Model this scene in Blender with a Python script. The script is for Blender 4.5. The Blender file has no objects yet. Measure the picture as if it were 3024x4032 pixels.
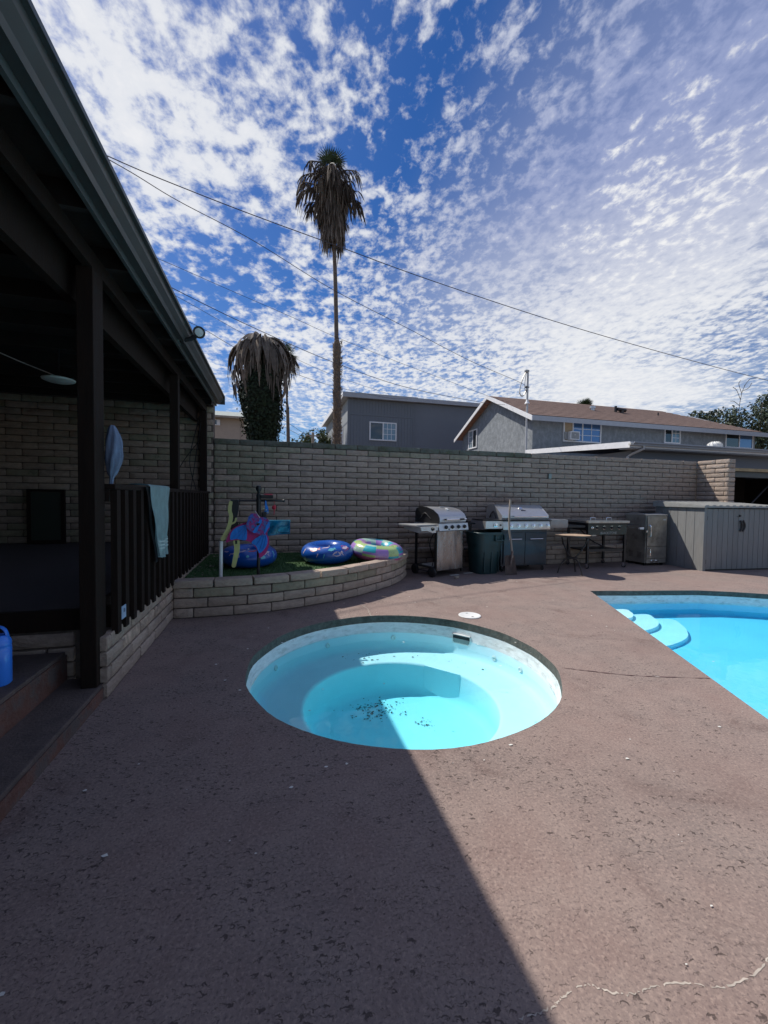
import bpy, bmesh, math, random
from mathutils import Vector, Matrix, noise
from mathutils.geometry import delaunay_2d_cdt
R = math.radians
S = bpy.context.scene
COL = S.collection
random.seed(7)

# ------------------------------------------------------------------ camera
cam = bpy.data.cameras.new('camera'); camo = bpy.data.objects.new('camera', cam); COL.objects.link(camo)
PITCH, ROLL, YAW, HC = 0.0346, 0.0139, 0.2651, 1.32
cy, sy = math.cos(YAW), math.sin(YAW)
f0 = Vector((sy, cy, 0)); r0 = Vector((cy, -sy, 0)); u0 = Vector((0, 0, 1))
f2 = f0*math.cos(PITCH) - u0*math.sin(PITCH); u2 = u0*math.cos(PITCH) + f0*math.sin(PITCH)
r3 = r0*math.cos(ROLL) + u2*math.sin(ROLL); u3 = u2*math.cos(ROLL) - r0*math.sin(ROLL)
mw = Matrix((r3, u3, -f2)).transposed().to_4x4(); mw.translation = Vector((0, 0, HC))
camo.matrix_world = mw
cam.sensor_fit = 'HORIZONTAL'; cam.sensor_width = 36; cam.lens = 36*1600/3024
cam.clip_start = 0.05; cam.clip_end = 3000
S.camera = camo
S.render.resolution_x = 768; S.render.resolution_y = 1024

# ------------------------------------------------------------------ world, sun, exposure
SUN = Vector((-0.50, 0.57, 1.0)).normalized()
elev = math.asin(SUN.z); azim = math.atan2(SUN.x, SUN.y)
wd = bpy.data.worlds.new('World'); S.world = wd; wd.use_nodes = True
wt = wd.node_tree; wt.nodes.clear()
def N(t, kind, **kw):
    n = t.nodes.new(kind)
    for k, v in kw.items():
        if k == 'ins':
            for a, b in v.items(): n.inputs[a].default_value = b
        else: setattr(n, k, v)
    return n
def ln(t, a, b): t.links.new(a, b)
def mth(t, op, a, b=None, c=None, clamp=False):
    n = t.nodes.new('ShaderNodeMath'); n.operation = op; n.use_clamp = clamp
    for i, v in enumerate((a, b, c)):
        if v is None: continue
        if isinstance(v, (int, float)): n.inputs[i].default_value = v
        else: t.links.new(v, n.inputs[i])
    return n.outputs[0]
def mrange(t, v, a, b, c=0.0, d=1.0, smooth=True):
    n = t.nodes.new('ShaderNodeMapRange'); n.interpolation_type = 'SMOOTHSTEP' if smooth else 'LINEAR'
    t.links.new(v, n.inputs[0])
    for i, x in enumerate((a, b, c, d)): n.inputs[i+1].default_value = x
    return n.outputs[0]
def mixc(t, fac, a, b, blend='MIX'):
    n = t.nodes.new('ShaderNodeMix'); n.data_type = 'RGBA'; n.blend_type = blend
    for sock, v in ((n.inputs[0], fac), (n.inputs[6], a), (n.inputs[7], b)):
        if isinstance(v, (int, float)): sock.default_value = v
        elif isinstance(v, tuple): sock.default_value = (*v[:3], 1)
        else: t.links.new(v, sock)
    return n.outputs[2]
sky = N(wt, 'ShaderNodeTexSky', sky_type='NISHITA', sun_disc=False, sun_elevation=elev, sun_rotation=azim,
        altitude=50, air_density=1.0, dust_density=0.4, ozone_density=3.0)
hs = N(wt, 'ShaderNodeHueSaturation', ins={'Hue': 0.512, 'Saturation': 1.38, 'Value': 1.20}); ln(wt, sky.outputs[0], hs.inputs['Color'])
tc = N(wt, 'ShaderNodeTexCoord'); sp = N(wt, 'ShaderNodeSeparateXYZ'); ln(wt, tc.outputs['Generated'], sp.inputs[0])
dx, dy, dz = sp.outputs
zz = mth(wt, 'ADD', mth(wt, 'MAXIMUM', dz, 0.0), 0.12)
px = mth(wt, 'DIVIDE', dx, zz); py = mth(wt, 'DIVIDE', dy, zz)
cmb = N(wt, 'ShaderNodeCombineXYZ'); ln(wt, px, cmb.inputs[0]); ln(wt, py, cmb.inputs[1])
def wn(scale, detail, rough, off, sc=(1, 1, 1), rot=0.0, dist=0.0):
    m = N(wt, 'ShaderNodeMapping'); m.inputs['Location'].default_value = off; m.inputs['Scale'].default_value = sc; m.inputs['Rotation'].default_value = (0, 0, rot)
    ln(wt, cmb.outputs[0], m.inputs[0])
    n = N(wt, 'ShaderNodeTexNoise', ins={'Scale': scale, 'Detail': detail, 'Roughness': rough, 'Distortion': dist}); ln(wt, m.outputs[0], n.inputs['Vector'])
    return n.outputs[0]
big = wn(1.1, 3, 0.5, (3.1, 1.7, 0))
puff = wn(9.5, 7, 0.58, (0.4, 2.2, 0), dist=0.15)
fine = wn(30.0, 5, 0.6, (5, 1, 0), sc=(1.0, 0.8, 1), rot=0.3, dist=0.2)
veil = wn(0.9, 5, 0.55, (1.2, 8.3, 0))
CLOUDS = [(-0.191, 0.728, 0.658, 0.183, 0.9), (-0.262, 0.689, 0.676, 0.108, 0.5), (-0.004, 0.701, 0.713, 0.095, 0.55), (0.104, 0.656, 0.747, 0.081, -0.9), (-0.115, 0.693, 0.712, 0.058, -0.5), (0.035, 0.748, 0.663, 0.073, -0.5), (0.211, 0.717, 0.664, 0.111, -0.45), (0.144, 0.669, 0.73, 0.056, 0.6), (0.1, 0.723, 0.684, 0.05, 0.6), (0.058, 0.761, 0.646, 0.047, 0.6), (-0.187, 0.791, 0.583, 0.13, 0.45), (-0.024, 0.79, 0.612, 0.082, 0.5), (-0.169, 0.846, 0.506, 0.142, 0.45), (-0.103, 0.799, 0.593, 0.062, -0.5), (0.646, 0.58, 0.497, 0.316, 0.7), (0.611, 0.493, 0.619, 0.252, 0.45), (0.482, 0.749, 0.455, 0.242, -0.35), (0.317, 0.898, 0.306, 0.353, 0.6), (0.674, 0.668, 0.316, 0.36, 0.7), (-0.049, 0.9, 0.432, 0.129, -0.55), (0.271, 0.836, 0.477, 0.162, -0.25), (-0.013, 0.947, 0.32, 0.138, 0.5), (0.359, 0.756, 0.547, 0.165, 0.1), (-0.25, 0.752, 0.609, 0.066, 0.4), (-0.105, 0.914, 0.393, 0.086, -0.2), (0.072, 0.66, 0.748, 0.032, 0.4), (0.21, 0.803, 0.558, 0.111, -0.35)]
nrm_ = N(wt, 'ShaderNodeVectorMath', operation='NORMALIZE'); ln(wt, tc.outputs['Generated'], nrm_.inputs[0])
cov = None
for (cx_, cy_, cz_, cr_, ca_) in CLOUDS:
    d_ = N(wt, 'ShaderNodeVectorMath', operation='DISTANCE'); ln(wt, nrm_.outputs[0], d_.inputs[0]); d_.inputs[1].default_value = (cx_, cy_, cz_)
    g_ = mrange(wt, d_.outputs['Value'], 0.0, cr_*1.25, (ca_ if ca_ > 0 else ca_*0.6)*0.115, 0.0)
    cov = g_ if cov is None else mth(wt, 'ADD', cov, g_)
east = mrange(wt, px, 0.1, 1.4)
base_w = mth(wt, 'ADD', mth(wt, 'MULTIPLY', puff, 0.66), mth(wt, 'MULTIPLY', fine, 0.34))
base_r = mth(wt, 'ADD', mth(wt, 'MULTIPLY', fine, 0.60), mth(wt, 'MULTIPLY', puff, 0.40))
wmix = N(wt, 'ShaderNodeMix'); ln(wt, mrange(wt, px, -0.10, 0.55), wmix.inputs[0]); ln(wt, base_w, wmix.inputs[2]); ln(wt, base_r, wmix.inputs[3])
dens_ = mth(wt, 'ADD', mth(wt, 'ADD', wmix.outputs[0], cov), mth(wt, 'MULTIPLY', mth(wt, 'SUBTRACT', big, 0.5), 0.2))
thick = mrange(wt, dens_, 0.462, 0.64)
low = mrange(wt, dz, 0.18, 0.42, 1.0, 0.0)
hiv = mth(wt, 'MULTIPLY', mth(wt, 'MULTIPLY', mrange(wt, px, 0.30, 0.85), mrange(wt, dz, 0.30, 0.55)), 0.62)
vm = mth(wt, 'MULTIPLY', mrange(wt, mth(wt, 'ADD', veil, mth(wt, 'MULTIPLY', cov, 1.6)), 0.42, 0.86), mth(wt, 'ADD', mth(wt, 'MULTIPLY', east, 0.85), mth(wt, 'MULTIPLY', low, 0.85)), clamp=True)
mask = mth(wt, 'SUBTRACT', 1.0, mth(wt, 'MULTIPLY', mth(wt, 'SUBTRACT', 1.0, mth(wt, 'MULTIPLY', thick, 0.92)), mth(wt, 'SUBTRACT', 1.0, mth(wt, 'MULTIPLY', vm, 0.85))))
gap = mrange(wt, mth(wt, 'ADD', dz, mth(wt, 'MULTIPLY', mth(wt, 'SUBTRACT', puff, 0.5), 0.16)), 0.12, 0.20)
lowb = mrange(wt, dz, 0.0, 0.09, 0.6, 0.0)
mask = mth(wt, 'MAXIMUM', mth(wt, 'MULTIPLY', mask, gap), lowb)
shade = mixc(wt, mth(wt, 'MULTIPLY', mrange(wt, px, 0.1, 0.75), mrange(wt, dz, 0.30, 0.62)), (10.2, 10.4, 10.8), (3.9, 4.6, 7.4))
shade = mixc(wt, mrange(wt, dens_, 0.62, 0.80), shade, (11.2, 11.2, 11.3))
mask = mth(wt, 'SUBTRACT', 1.0, mth(wt, 'MULTIPLY', mth(wt, 'SUBTRACT', 1.0, mask), mth(wt, 'SUBTRACT', 1.0, hiv)))
skc = mixc(wt, mask, hs.outputs[0], shade)
bg = N(wt, 'ShaderNodeBackground', ins={'Strength': 0.086}); ln(wt, skc, bg.inputs[0])
wo = N(wt, 'ShaderNodeOutputWorld'); ln(wt, bg.outputs[0], wo.inputs[0])
sl = bpy.data.lights.new('sun', 'SUN'); sl.energy = 5.0; sl.angle = R(0.6); sl.color = (1, 0.955, 0.89)
so = bpy.data.objects.new('sun', sl); COL.objects.link(so); so.rotation_euler = SUN.to_track_quat('Z', 'Y').to_euler(); so.location = (-10, 12, 20)
S.view_settings.view_transform = 'Standard'; S.view_settings.look = 'None'; S.view_settings.gamma = 1; S.view_settings.use_curve_mapping = False
S.view_settings.exposure = -0.08
S.render.engine = 'CYCLES'
S.cycles.transparent_max_bounces = 16; S.cycles.max_bounces = 8

# ------------------------------------------------------------------ materials
MATS = {}
def mat(name, col, rough=0.6, metal=0.0, var=0.12, vscale=6.0, bump=0.0, bscale=40.0, objvar=0.0, spec=None, dirt=None, dscale=2.0, damt=0.5, stretch=(1, 1, 1), coat=0.0, dth=(0.5, 0.7)):
    if name in MATS: return MATS[name]
    m = bpy.data.materials.new(name); m.use_nodes = True; t = m.node_tree; b = t.nodes['Principled BSDF']
    tc = N(t, 'ShaderNodeTexCoord'); mp = N(t, 'ShaderNodeMapping'); mp.inputs['Scale'].default_value = stretch
    ln(t, tc.outputs['Object'], mp.inputs[0])
    oi = N(t, 'ShaderNodeObjectInfo')
    ad = N(t, 'ShaderNodeVectorMath', operation='ADD'); ln(t, mp.outputs[0], ad.inputs[0])
    sc = N(t, 'ShaderNodeVectorMath', operation='SCALE'); ln(t, oi.outputs['Location'], sc.inputs[0]); sc.inputs['Scale'].default_value = 3.7
    ln(t, sc.outputs[0], ad.inputs[1]); V = ad.outputs[0]
    n1 = N(t, 'ShaderNodeTexNoise', ins={'Scale': vscale, 'Detail': 6, 'Roughness': 0.65}); ln(t, V, n1.inputs['Vector'])
    f = mrange(t, n1.outputs[0], 0.25, 0.75, 1-var, 1+var)
    if objvar: f = mth(t, 'MULTIPLY', f, mrange(t, oi.outputs['Random'], 0, 1, 1-objvar, 1+objvar, smooth=False))
    vm_ = N(t, 'ShaderNodeVectorMath', operation='SCALE'); vm_.inputs[0].default_value = col[:3]; ln(t, f, vm_.inputs['Scale'])
    c = vm_.outputs[0]
    if dirt:
        n2 = N(t, 'ShaderNodeTexNoise', ins={'Scale': dscale, 'Detail': 5, 'Roughness': 0.7}); ln(t, V, n2.inputs['Vector'])
        c = mixc(t, mth(t, 'MULTIPLY', mrange(t, n2.outputs[0], *dth), damt), c, dirt)
    ln(t, c, b.inputs['Base Color'])
    b.inputs['Roughness'].default_value = rough; b.inputs['Metallic'].default_value = metal
    if coat: b.inputs['Coat Weight'].default_value = coat
    if spec is not None: b.inputs['Specular IOR Level'].default_value = spec
    if rough > 0.15:
        ln(t, mrange(t, n1.outputs[0], 0.2, 0.8, max(0.05, rough-0.1), min(1, rough+0.1)), b.inputs['Roughness'])
    if bump:
        n3 = N(t, 'ShaderNodeTexNoise', ins={'Scale': bscale, 'Detail': 5, 'Roughness': 0.6}); ln(t, V, n3.inputs['Vector'])
        bp = N(t, 'ShaderNodeBump', ins={'Strength': bump, 'Distance': 0.02}); ln(t, n3.outputs[0], bp.inputs['Height']); ln(t, bp.outputs[0], b.inputs['Normal'])
    MATS[name] = m; return m

M_brick = mat('slump_block', (0.40, 0.312, 0.248), 0.9, var=0.16, vscale=14, bump=0.7, bscale=26, objvar=0.13, dirt=(0.19, 0.15, 0.13), dscale=4, damt=0.5, stretch=(1, 1, 2))
M_brickd = mat('slump_block_mossy', (0.145, 0.145, 0.115), 0.95, var=0.3, vscale=10, bump=0.6, bscale=26, objvar=0.12, dirt=(0.07, 0.085, 0.045), dscale=5, damt=0.8)
M_brickg = mat('slump_block_greened', (0.31, 0.27, 0.195), 0.95, var=0.25, vscale=10, bump=0.6, bscale=26, objvar=0.12, dirt=(0.11, 0.125, 0.08), dscale=5, damt=0.8)
M_brickp = mat('slump_block_patched', (0.42, 0.315, 0.24), 0.95, var=0.35, vscale=16, bump=0.8, bscale=22, objvar=0.25, dirt=(0.12, 0.10, 0.09), dscale=7, damt=0.9)
M_mortar = mat('mortar', (0.12, 0.095, 0.078), 0.95, var=0.3, vscale=20, bump=0.4)
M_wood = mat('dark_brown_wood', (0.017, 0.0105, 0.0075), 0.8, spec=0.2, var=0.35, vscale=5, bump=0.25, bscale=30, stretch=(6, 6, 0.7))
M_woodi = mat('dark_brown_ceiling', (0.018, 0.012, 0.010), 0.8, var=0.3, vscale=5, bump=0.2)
M_fascia = mat('dark_green_gray_fascia', (0.070, 0.080, 0.078), 0.55, var=0.12, vscale=3)
M_gutter = mat('gutter_metal', (0.050, 0.055, 0.053), 0.45, var=0.12, vscale=3, dirt=(0.12, 0.10, 0.08), damt=0.3)
M_black = mat('black_metal', (0.012, 0.012, 0.014), 0.42, var=0.1)
M_blackp = mat('black_plastic', (0.015, 0.015, 0.016), 0.55, var=0.1)
M_steel = mat('brushed_steel', (0.58, 0.575, 0.57), 0.36, 0.75, var=0.05, vscale=2, dirt=(0.34, 0.31, 0.28), damt=0.35, stretch=(1, 1, 2))
M_steeld = mat('dull_steel', (0.42, 0.40, 0.36), 0.38, 0.75, var=0.25, vscale=5, dirt=(0.10, 0.09, 0.08), damt=0.6)
M_chrome = mat('chrome', (0.8, 0.8, 0.8), 0.12, 1.0, var=0.02)
M_bluecab = mat('blue_black_cabinet', (0.018, 0.032, 0.048), 0.4, var=0.15, coat=0.2, dirt=(0.05, 0.05, 0.05), damt=0.25)
M_bin = mat('dark_green_plastic', (0.018, 0.055, 0.058), 0.5, var=0.15, dirt=(0.06, 0.07, 0.07), damt=0.3)
M_shed = mat('gray_resin_board', (0.205, 0.205, 0.198), 0.75, var=0.12, vscale=5, bump=0.15, bscale=18, objvar=0.06, stretch=(8, 8, 0.8), dirt=(0.28, 0.26, 0.23), damt=0.3)
M_shedlid = mat('gray_resin_lid', (0.27, 0.27, 0.255), 0.7, var=0.15, vscale=6, bump=0.12)
M_grey = mat('gray_siding', (0.165, 0.182, 0.205), 0.8, var=0.05, bump=0.1, bscale=30)
M_greyl = mat('gray_flat_wall', (0.172, 0.188, 0.212), 0.85, var=0.05, vscale=2, bump=0.1)
M_stucco = mat('gray_stucco', (0.235, 0.255, 0.27), 0.9, var=0.22, vscale=5, bump=1.0, bscale=7, stretch=(1, 1, 0.8), dirt=(0.33, 0.345, 0.355), dscale=5, damt=0.55)
M_trimw = mat('white_trim', (0.80, 0.80, 0.80), 0.6, var=0.06, dirt=(0.35, 0.33, 0.30), dscale=5, damt=0.35, dth=(0.58, 0.75))
M_trimg = mat('pale_gray_trim', (0.38, 0.40, 0.43), 0.6, var=0.06)
M_shingle = mat('brown_shingle', (0.195, 0.128, 0.102), 0.95, var=0.3, vscale=9, bump=0.5, bscale=14, dirt=(0.30, 0.20, 0.155), dscale=3, damt=0.6, stretch=(0.6, 2, 2))
M_tan = mat('tan_stucco', (0.42, 0.34, 0.27), 0.9, var=0.06, bump=0.2)
M_tanroof = mat('pale_green_gray_roof', (0.33, 0.36, 0.33), 0.9, var=0.15)
M_frame = mat('white_vinyl', (0.78, 0.78, 0.78), 0.45, var=0.04)
M_plywood = mat('plywood', (0.45, 0.33, 0.21), 0.8, var=0.15)
M_trunk = mat('palm_trunk', (0.15, 0.115, 0.09), 0.95, var=0.4, vscale=12, bump=0.8, bscale=22, stretch=(1, 1, 3))
M_boot = mat('palm_boot', (0.235, 0.185, 0.145), 0.95, var=0.4, vscale=15)
M_dead = mat('dead_palm_frond', (0.105, 0.080, 0.058), 0.9, var=0.45, vscale=7, objvar=0.45)
M_deadg = mat('dead_gray_frond', (0.150, 0.118, 0.092), 0.9, var=0.4, vscale=7, objvar=0.45)
M_pgreen = mat('green_palm_frond', (0.045, 0.075, 0.03), 0.6, var=0.35, objvar=0.3)
M_ivy = mat('ivy_leaf', (0.020, 0.032, 0.014), 0.7, var=0.5, vscale=5, spec=0.25)
M_leaf = mat('tree_leaf', (0.075, 0.10, 0.035), 0.65, var=0.5, vscale=2.5)
M_leafd = mat('dark_tree_leaf', (0.045, 0.065, 0.03), 0.65, var=0.5, vscale=2.5)
M_bark = mat('bark', (0.10, 0.08, 0.065), 0.95, var=0.3, bump=0.4)
M_wire = mat('wire', (0.05, 0.04, 0.045), 0.6)
M_concst = mat('step_concrete', (0.115, 0.088, 0.078), 0.9, var=0.25, vscale=9, bump=0.5, bscale=60, dirt=(0.07, 0.055, 0.05), damt=0.6, dscale=5)
M_concred = mat('red_step_paint', (0.15, 0.070, 0.052), 0.9, var=0.3, vscale=12, bump=0.6, bscale=50, dirt=(0.10, 0.085, 0.08), damt=0.9, dscale=6, dth=(0.42, 0.6))
M_rim = mat('pool_rim_concrete', (0.105, 0.098, 0.085), 0.95, var=0.35, vscale=16, bump=0.6, bscale=50, dirt=(0.05, 0.05, 0.04), damt=0.6, dscale=9)
M_plast = mat('pool_plaster', (0.70, 0.83, 0.88), 0.7, var=0.03, vscale=3)
M_plastb = mat('blue_pool_plaster', (0.34, 0.72, 0.88), 0.7, var=0.03, vscale=2)
M_band = mat('plaster_waterline', (0.74, 0.76, 0.76), 0.75, var=0.12, vscale=12, dirt=(0.42, 0.43, 0.40), damt=0.6, dscale=8, stretch=(1, 1, 3))
M_white = mat('white_plastic', (0.72, 0.72, 0.70), 0.5, var=0.06, dirt=(0.45, 0.42, 0.38), damt=0.3)
M_turf = mat('artificial_turf', (0.045, 0.105, 0.028), 0.85, var=0.3, vscale=12)
M_blue = mat('blue_bottle_enamel', (0.04, 0.24, 0.90), 0.35, var=0.05, coat=0.3)
M_bluetube = mat('blue_vinyl', (0.008, 0.09, 0.42), 0.30, var=0.12, vscale=3, coat=0.4)
M_print1 = mat('pale_pink_print', (0.62, 0.48, 0.55), 0.4, var=0.15)
M_print2 = mat('aqua_print', (0.14, 0.50, 0.62), 0.4, var=0.15)
M_print3 = mat('red_print', (0.5, 0.06, 0.08), 0.4, var=0.15)
M_print4 = mat('lime_print', (0.42, 0.62, 0.16), 0.4, var=0.15)
M_print5 = mat('purple_print', (0.20, 0.10, 0.42), 0.4, var=0.15)
M_magenta = mat('magenta_cloth', (0.42, 0.02, 0.16), 0.6, var=0.2)
M_finblue = mat('fin_blue', (0.01, 0.20, 0.68), 0.45, var=0.12, vscale=5, bump=0.3, bscale=6, stretch=(8, 1, 1))
M_yellow = mat('pale_yellow_plastic', (0.52, 0.50, 0.20), 0.5, var=0.1)
M_bag = mat('aqua_plastic_film', (0.015, 0.25, 0.42), 0.18, var=0.5, vscale=9, bump=0.6, bscale=9, coat=0.5)
M_red = mat('red_plastic', (0.55, 0.02, 0.05), 0.4)
M_towel = mat('teal_towel', (0.47, 0.66, 0.66), 0.95, var=0.12, vscale=12, bump=0.6, bscale=150)
M_towels = mat('towel_pale_stripe', (0.55, 0.68, 0.66), 0.95, var=0.1)
M_cloth = mat('faded_blue_cloth', (0.14, 0.19, 0.28), 0.9, var=0.3, vscale=8)
M_wooden = mat('weathered_handle', (0.34, 0.28, 0.22), 0.8, var=0.25, vscale=12, stretch=(1, 1, 0.3))
M_rust = mat('rusted_shovel_steel', (0.22, 0.17, 0.15), 0.7, 0.4, var=0.3, vscale=10)
M_mosaic = mat('tan_table_top', (0.42, 0.30, 0.20), 0.7, var=0.3, vscale=15)
M_bronze = mat('brown_metal', (0.055, 0.045, 0.04), 0.5, 0.3)
M_cover = mat('gray_shelf_cover', (0.30, 0.30, 0.29), 0.6, var=0.15)
M_grip = mat('olive_panel', (0.035, 0.038, 0.028), 0.5, var=0.4, vscale=4)
M_letter = mat('white_lettering', (0.42, 0.42, 0.38), 0.5)
M_carport = mat('pale_tan_board', (0.36, 0.27, 0.15), 0.8, var=0.2)
M_lamp = mat('pale_lamp_glass', (0.50, 0.56, 0.54), 0.35)
M_light = mat('cream_panel', (0.70, 0.68, 0.62), 0.7)
M_tank = mat('propane_tank_paint', (0.5, 0.51, 0.52), 0.4, var=0.1)
M_debris = mat('leaf_litter', (0.07, 0.055, 0.035), 0.9, var=0.5)
M_dirt = mat('bare_dirt', (0.16, 0.12, 0.09), 0.95, var=0.3, vscale=4, bump=0.3)
M_crack = mat('pale_crack_filler', (0.45, 0.39, 0.33), 0.95, var=0.3, vscale=18)
M_crackd = mat('dark_joint', (0.10, 0.05, 0.05), 0.95, var=0.4, vscale=12, dirt=(0.4, 0.36, 0.33), dscale=9, damt=0.9, dth=(0.58, 0.66))

def glass_mat(name, col, refl=0.3, rough=0.05):
    m = bpy.data.materials.new(name); m.use_nodes = True; b = m.node_tree.nodes['Principled BSDF']
    b.inputs['Base Color'].default_value = (*col, 1); b.inputs['Roughness'].default_value = rough; b.inputs['Metallic'].default_value = refl
    b.inputs['Specular IOR Level'].default_value = 0.8; b.inputs['Coat Weight'].default_value = 0.5; b.inputs['Coat Roughness'].default_value = 0.02
    return m
M_glassd = glass_mat('dark_window_glass', (0.02, 0.024, 0.025), 0.0)
M_glassb = glass_mat('blue_window_glass', (0.10, 0.20, 0.38), 0.35)
M_glassc = glass_mat('curtained_window_glass', (0.16, 0.24, 0.29), 0.1)

# deck: worn stained concrete, pitted
m = bpy.data.materials.new('stained_deck_concrete'); m.use_nodes = True; t = m.node_tree; b = t.nodes['Principled BSDF']; M_deck = m
g = N(t, 'ShaderNodeNewGeometry'); P_ = g.outputs['Position']
def dn(scale, det, ro, sc=(1, 1, 1), dist=0.0, rot=0.0):
    mp = N(t, 'ShaderNodeMapping'); mp.inputs['Scale'].default_value = sc; mp.inputs['Rotation'].default_value = (0, 0, rot); ln(t, P_, mp.inputs[0])
    n = N(t, 'ShaderNodeTexNoise', ins={'Scale': scale, 'Detail': det, 'Roughness': ro, 'Distortion': dist}); ln(t, mp.outputs[0], n.inputs['Vector']); return n.outputs[0]
c = mixc(t, mrange(t, dn(1.3, 5, 0.6), 0.3, 0.7), (0.245, 0.172, 0.148), (0.222, 0.177, 0.156))
c = mixc(t, mrange(t, dn(5, 6, 0.7), 0.35, 0.7, 0, 0.7), c, (0.300, 0.230, 0.197))
c = mixc(t, mrange(t, dn(1.7, 5, 0.65, dist=0.5), 0.55, 0.72, 0, 0.72), c, (0.140, 0.092, 0.080))
c = mixc(t, mrange(t, dn(75, 4, 0.7), 0.45, 0.68, 0, 0.6), c, (0.40, 0.30, 0.25))
c = mixc(t, mrange(t, dn(95, 4, 0.7), 0.50, 0.68, 0, 0.65), c, (0.10, 0.075, 0.075))
# pits: crescent shaped worn-out dimples of the stamped surface, clustered
gx_ = N(t, 'ShaderNodeSeparateXYZ'); ln(t, P_, gx_.inputs[0]); wear = mrange(t, mth(t, 'ADD', gx_.outputs[0], mth(t, 'MULTIPLY', dn(0.8, 2, 0.5), 2.0)), 1.2, 3.2, 1.0, 0.35)
def pits(scale, r, shift, lo, hi, rot, cs):
    mp = N(t, 'ShaderNodeMapping'); mp.inputs['Scale'].default_value = (0.75, 1.25, 1); mp.inputs['Rotation'].default_value = (0, 0, rot); ln(t, P_, mp.inputs[0])
    nd = N(t, 'ShaderNodeTexNoise', ins={'Scale': 55.0, 'Detail': 3}); ln(t, P_, nd.inputs['Vector'])
    va = N(t, 'ShaderNodeVectorMath', operation='MULTIPLY_ADD'); ln(t, nd.outputs['Color'], va.inputs[0]); va.inputs[1].default_value = (0.034, 0.034, 0); ln(t, mp.outputs[0], va.inputs[2])
    fl_ = N(t, 'ShaderNodeVectorMath', operation='MULTIPLY'); ln(t, va.outputs[0], fl_.inputs[0]); fl_.inputs[1].default_value = (1, 1, 0)
    vo = N(t, 'ShaderNodeTexVoronoi', ins={'Scale': scale, 'Randomness': 1.0}); vo.voronoi_dimensions = '2D'; ln(t, fl_.outputs[0], vo.inputs['Vector'])
    vs_ = N(t, 'ShaderNodeSeparateColor'); ln(t, vo.outputs['Color'], vs_.inputs[0])
    df = N(t, 'ShaderNodeVectorMath', operation='SUBTRACT'); ln(t, fl_.outputs[0], df.inputs[0]); ln(t, vo.outputs['Position'], df.inputs[1])
    l1 = N(t, 'ShaderNodeVectorMath', operation='LENGTH'); ln(t, df.outputs[0], l1.inputs[0])
    d2 = N(t, 'ShaderNodeVectorMath', operation='ADD'); ln(t, df.outputs[0], d2.inputs[0]); ln(t, mixc(t, vs_.outputs[2], (shift*.9, shift*.3, 0), (-shift*.8, shift, 0)), d2.inputs[1])
    l2 = N(t, 'ShaderNodeVectorMath', operation='LENGTH'); ln(t, d2.outputs[0], l2.inputs[0])
    rr = mth(t, 'MULTIPLY', mth(t, 'ADD', mth(t, 'MULTIPLY', vs_.outputs[1], 0.75), 0.45), r)
    ins_ = mrange(t, mth(t, 'DIVIDE', l1.outputs['Value'], rr), 0.85, 1.1, 1, 0); out_ = mrange(t, mth(t, 'DIVIDE', l2.outputs['Value'], rr), 0.7, 1.0)
    kp = mth(t, 'LESS_THAN', vs_.outputs[0], mth(t, 'MULTIPLY', mrange(t, dn(cs, 3, 0.6), 0.38, 0.64, lo, hi), wear))
    return mth(t, 'MULTIPLY', mth(t, 'MULTIPLY', ins_, out_), kp)
pit = mth(t, 'MAXIMUM', pits(30.0, 0.0105, 0.006, 0.03, 0.72, 0.2, 1.3), mth(t, 'MULTIPLY', pits(58.0, 0.0065, 0.003, 0.08, 0.75, -0.3, 2.6), 0.7), clamp=True)
c = mixc(t, mrange(t, dn(48, 4, 0.75, sc=(1, 1.6, 1)), 0.60, 0.68, 0, 0.6), c, (0.085, 0.060, 0.055))
c = mixc(t, mrange(t, dn(0.55, 5, 0.65), 0.45, 0.75, 0, 0.35), c, (0.17, 0.125, 0.11))
c = mixc(t, mth(t, 'MULTIPLY', pit, 0.74), c, (0.045, 0.033, 0.030))
ln(t, c, b.inputs['Base Color']); b.inputs['Roughness'].default_value = 0.85; b.inputs['Specular IOR Level'].default_value = 0.25
hgt = mth(t, 'SUBTRACT', mth(t, 'ADD', mth(t, 'MULTIPLY', dn(70, 4, 0.6), 0.5), mth(t, 'MULTIPLY', dn(14, 4, 0.6), 0.5)), mth(t, 'MULTIPLY', pit, 0.4))
bp = N(t, 'ShaderNodeBump', ins={'Strength': 0.55, 'Distance': 0.006}); ln(t, hgt, bp.inputs['Height']); ln(t, bp.outputs[0], b.inputs['Normal'])

def water_mat(name, col, dens, scat):
    m = bpy.data.materials.new(name); m.use_nodes = True; t = m.node_tree; t.nodes.clear()
    o = N(t, 'ShaderNodeOutputMaterial'); tr = N(t, 'ShaderNodeBsdfTransparent'); gl = N(t, 'ShaderNodeBsdfGlossy', ins={'Roughness': 0.015})
    fr = N(t, 'ShaderNodeFresnel', ins={'IOR': 1.33}); g = N(t, 'ShaderNodeNewGeometry')
    nz = N(t, 'ShaderNodeTexNoise', ins={'Scale': 5.0, 'Detail': 2}); ln(t, g.outputs['Position'], nz.inputs['Vector'])
    bp = N(t, 'ShaderNodeBump', ins={'Strength': 0.12, 'Distance': 0.01}); ln(t, nz.outputs[0], bp.inputs['Height']); ln(t, bp.outputs[0], gl.inputs['Normal'])
    mx = N(t, 'ShaderNodeMixShader'); ln(t, mth(t, 'MULTIPLY', fr.outputs[0], 0.8), mx.inputs[0]); ln(t, tr.outputs[0], mx.inputs[1]); ln(t, gl.outputs[0], mx.inputs[2]); ln(t, mx.outputs[0], o.inputs['Surface'])
    va = N(t, 'ShaderNodeVolumeAbsorption', ins={'Color': (*col, 1), 'Density': dens}); ln(t, va.outputs[0], o.inputs['Volume'])
    return m
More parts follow.
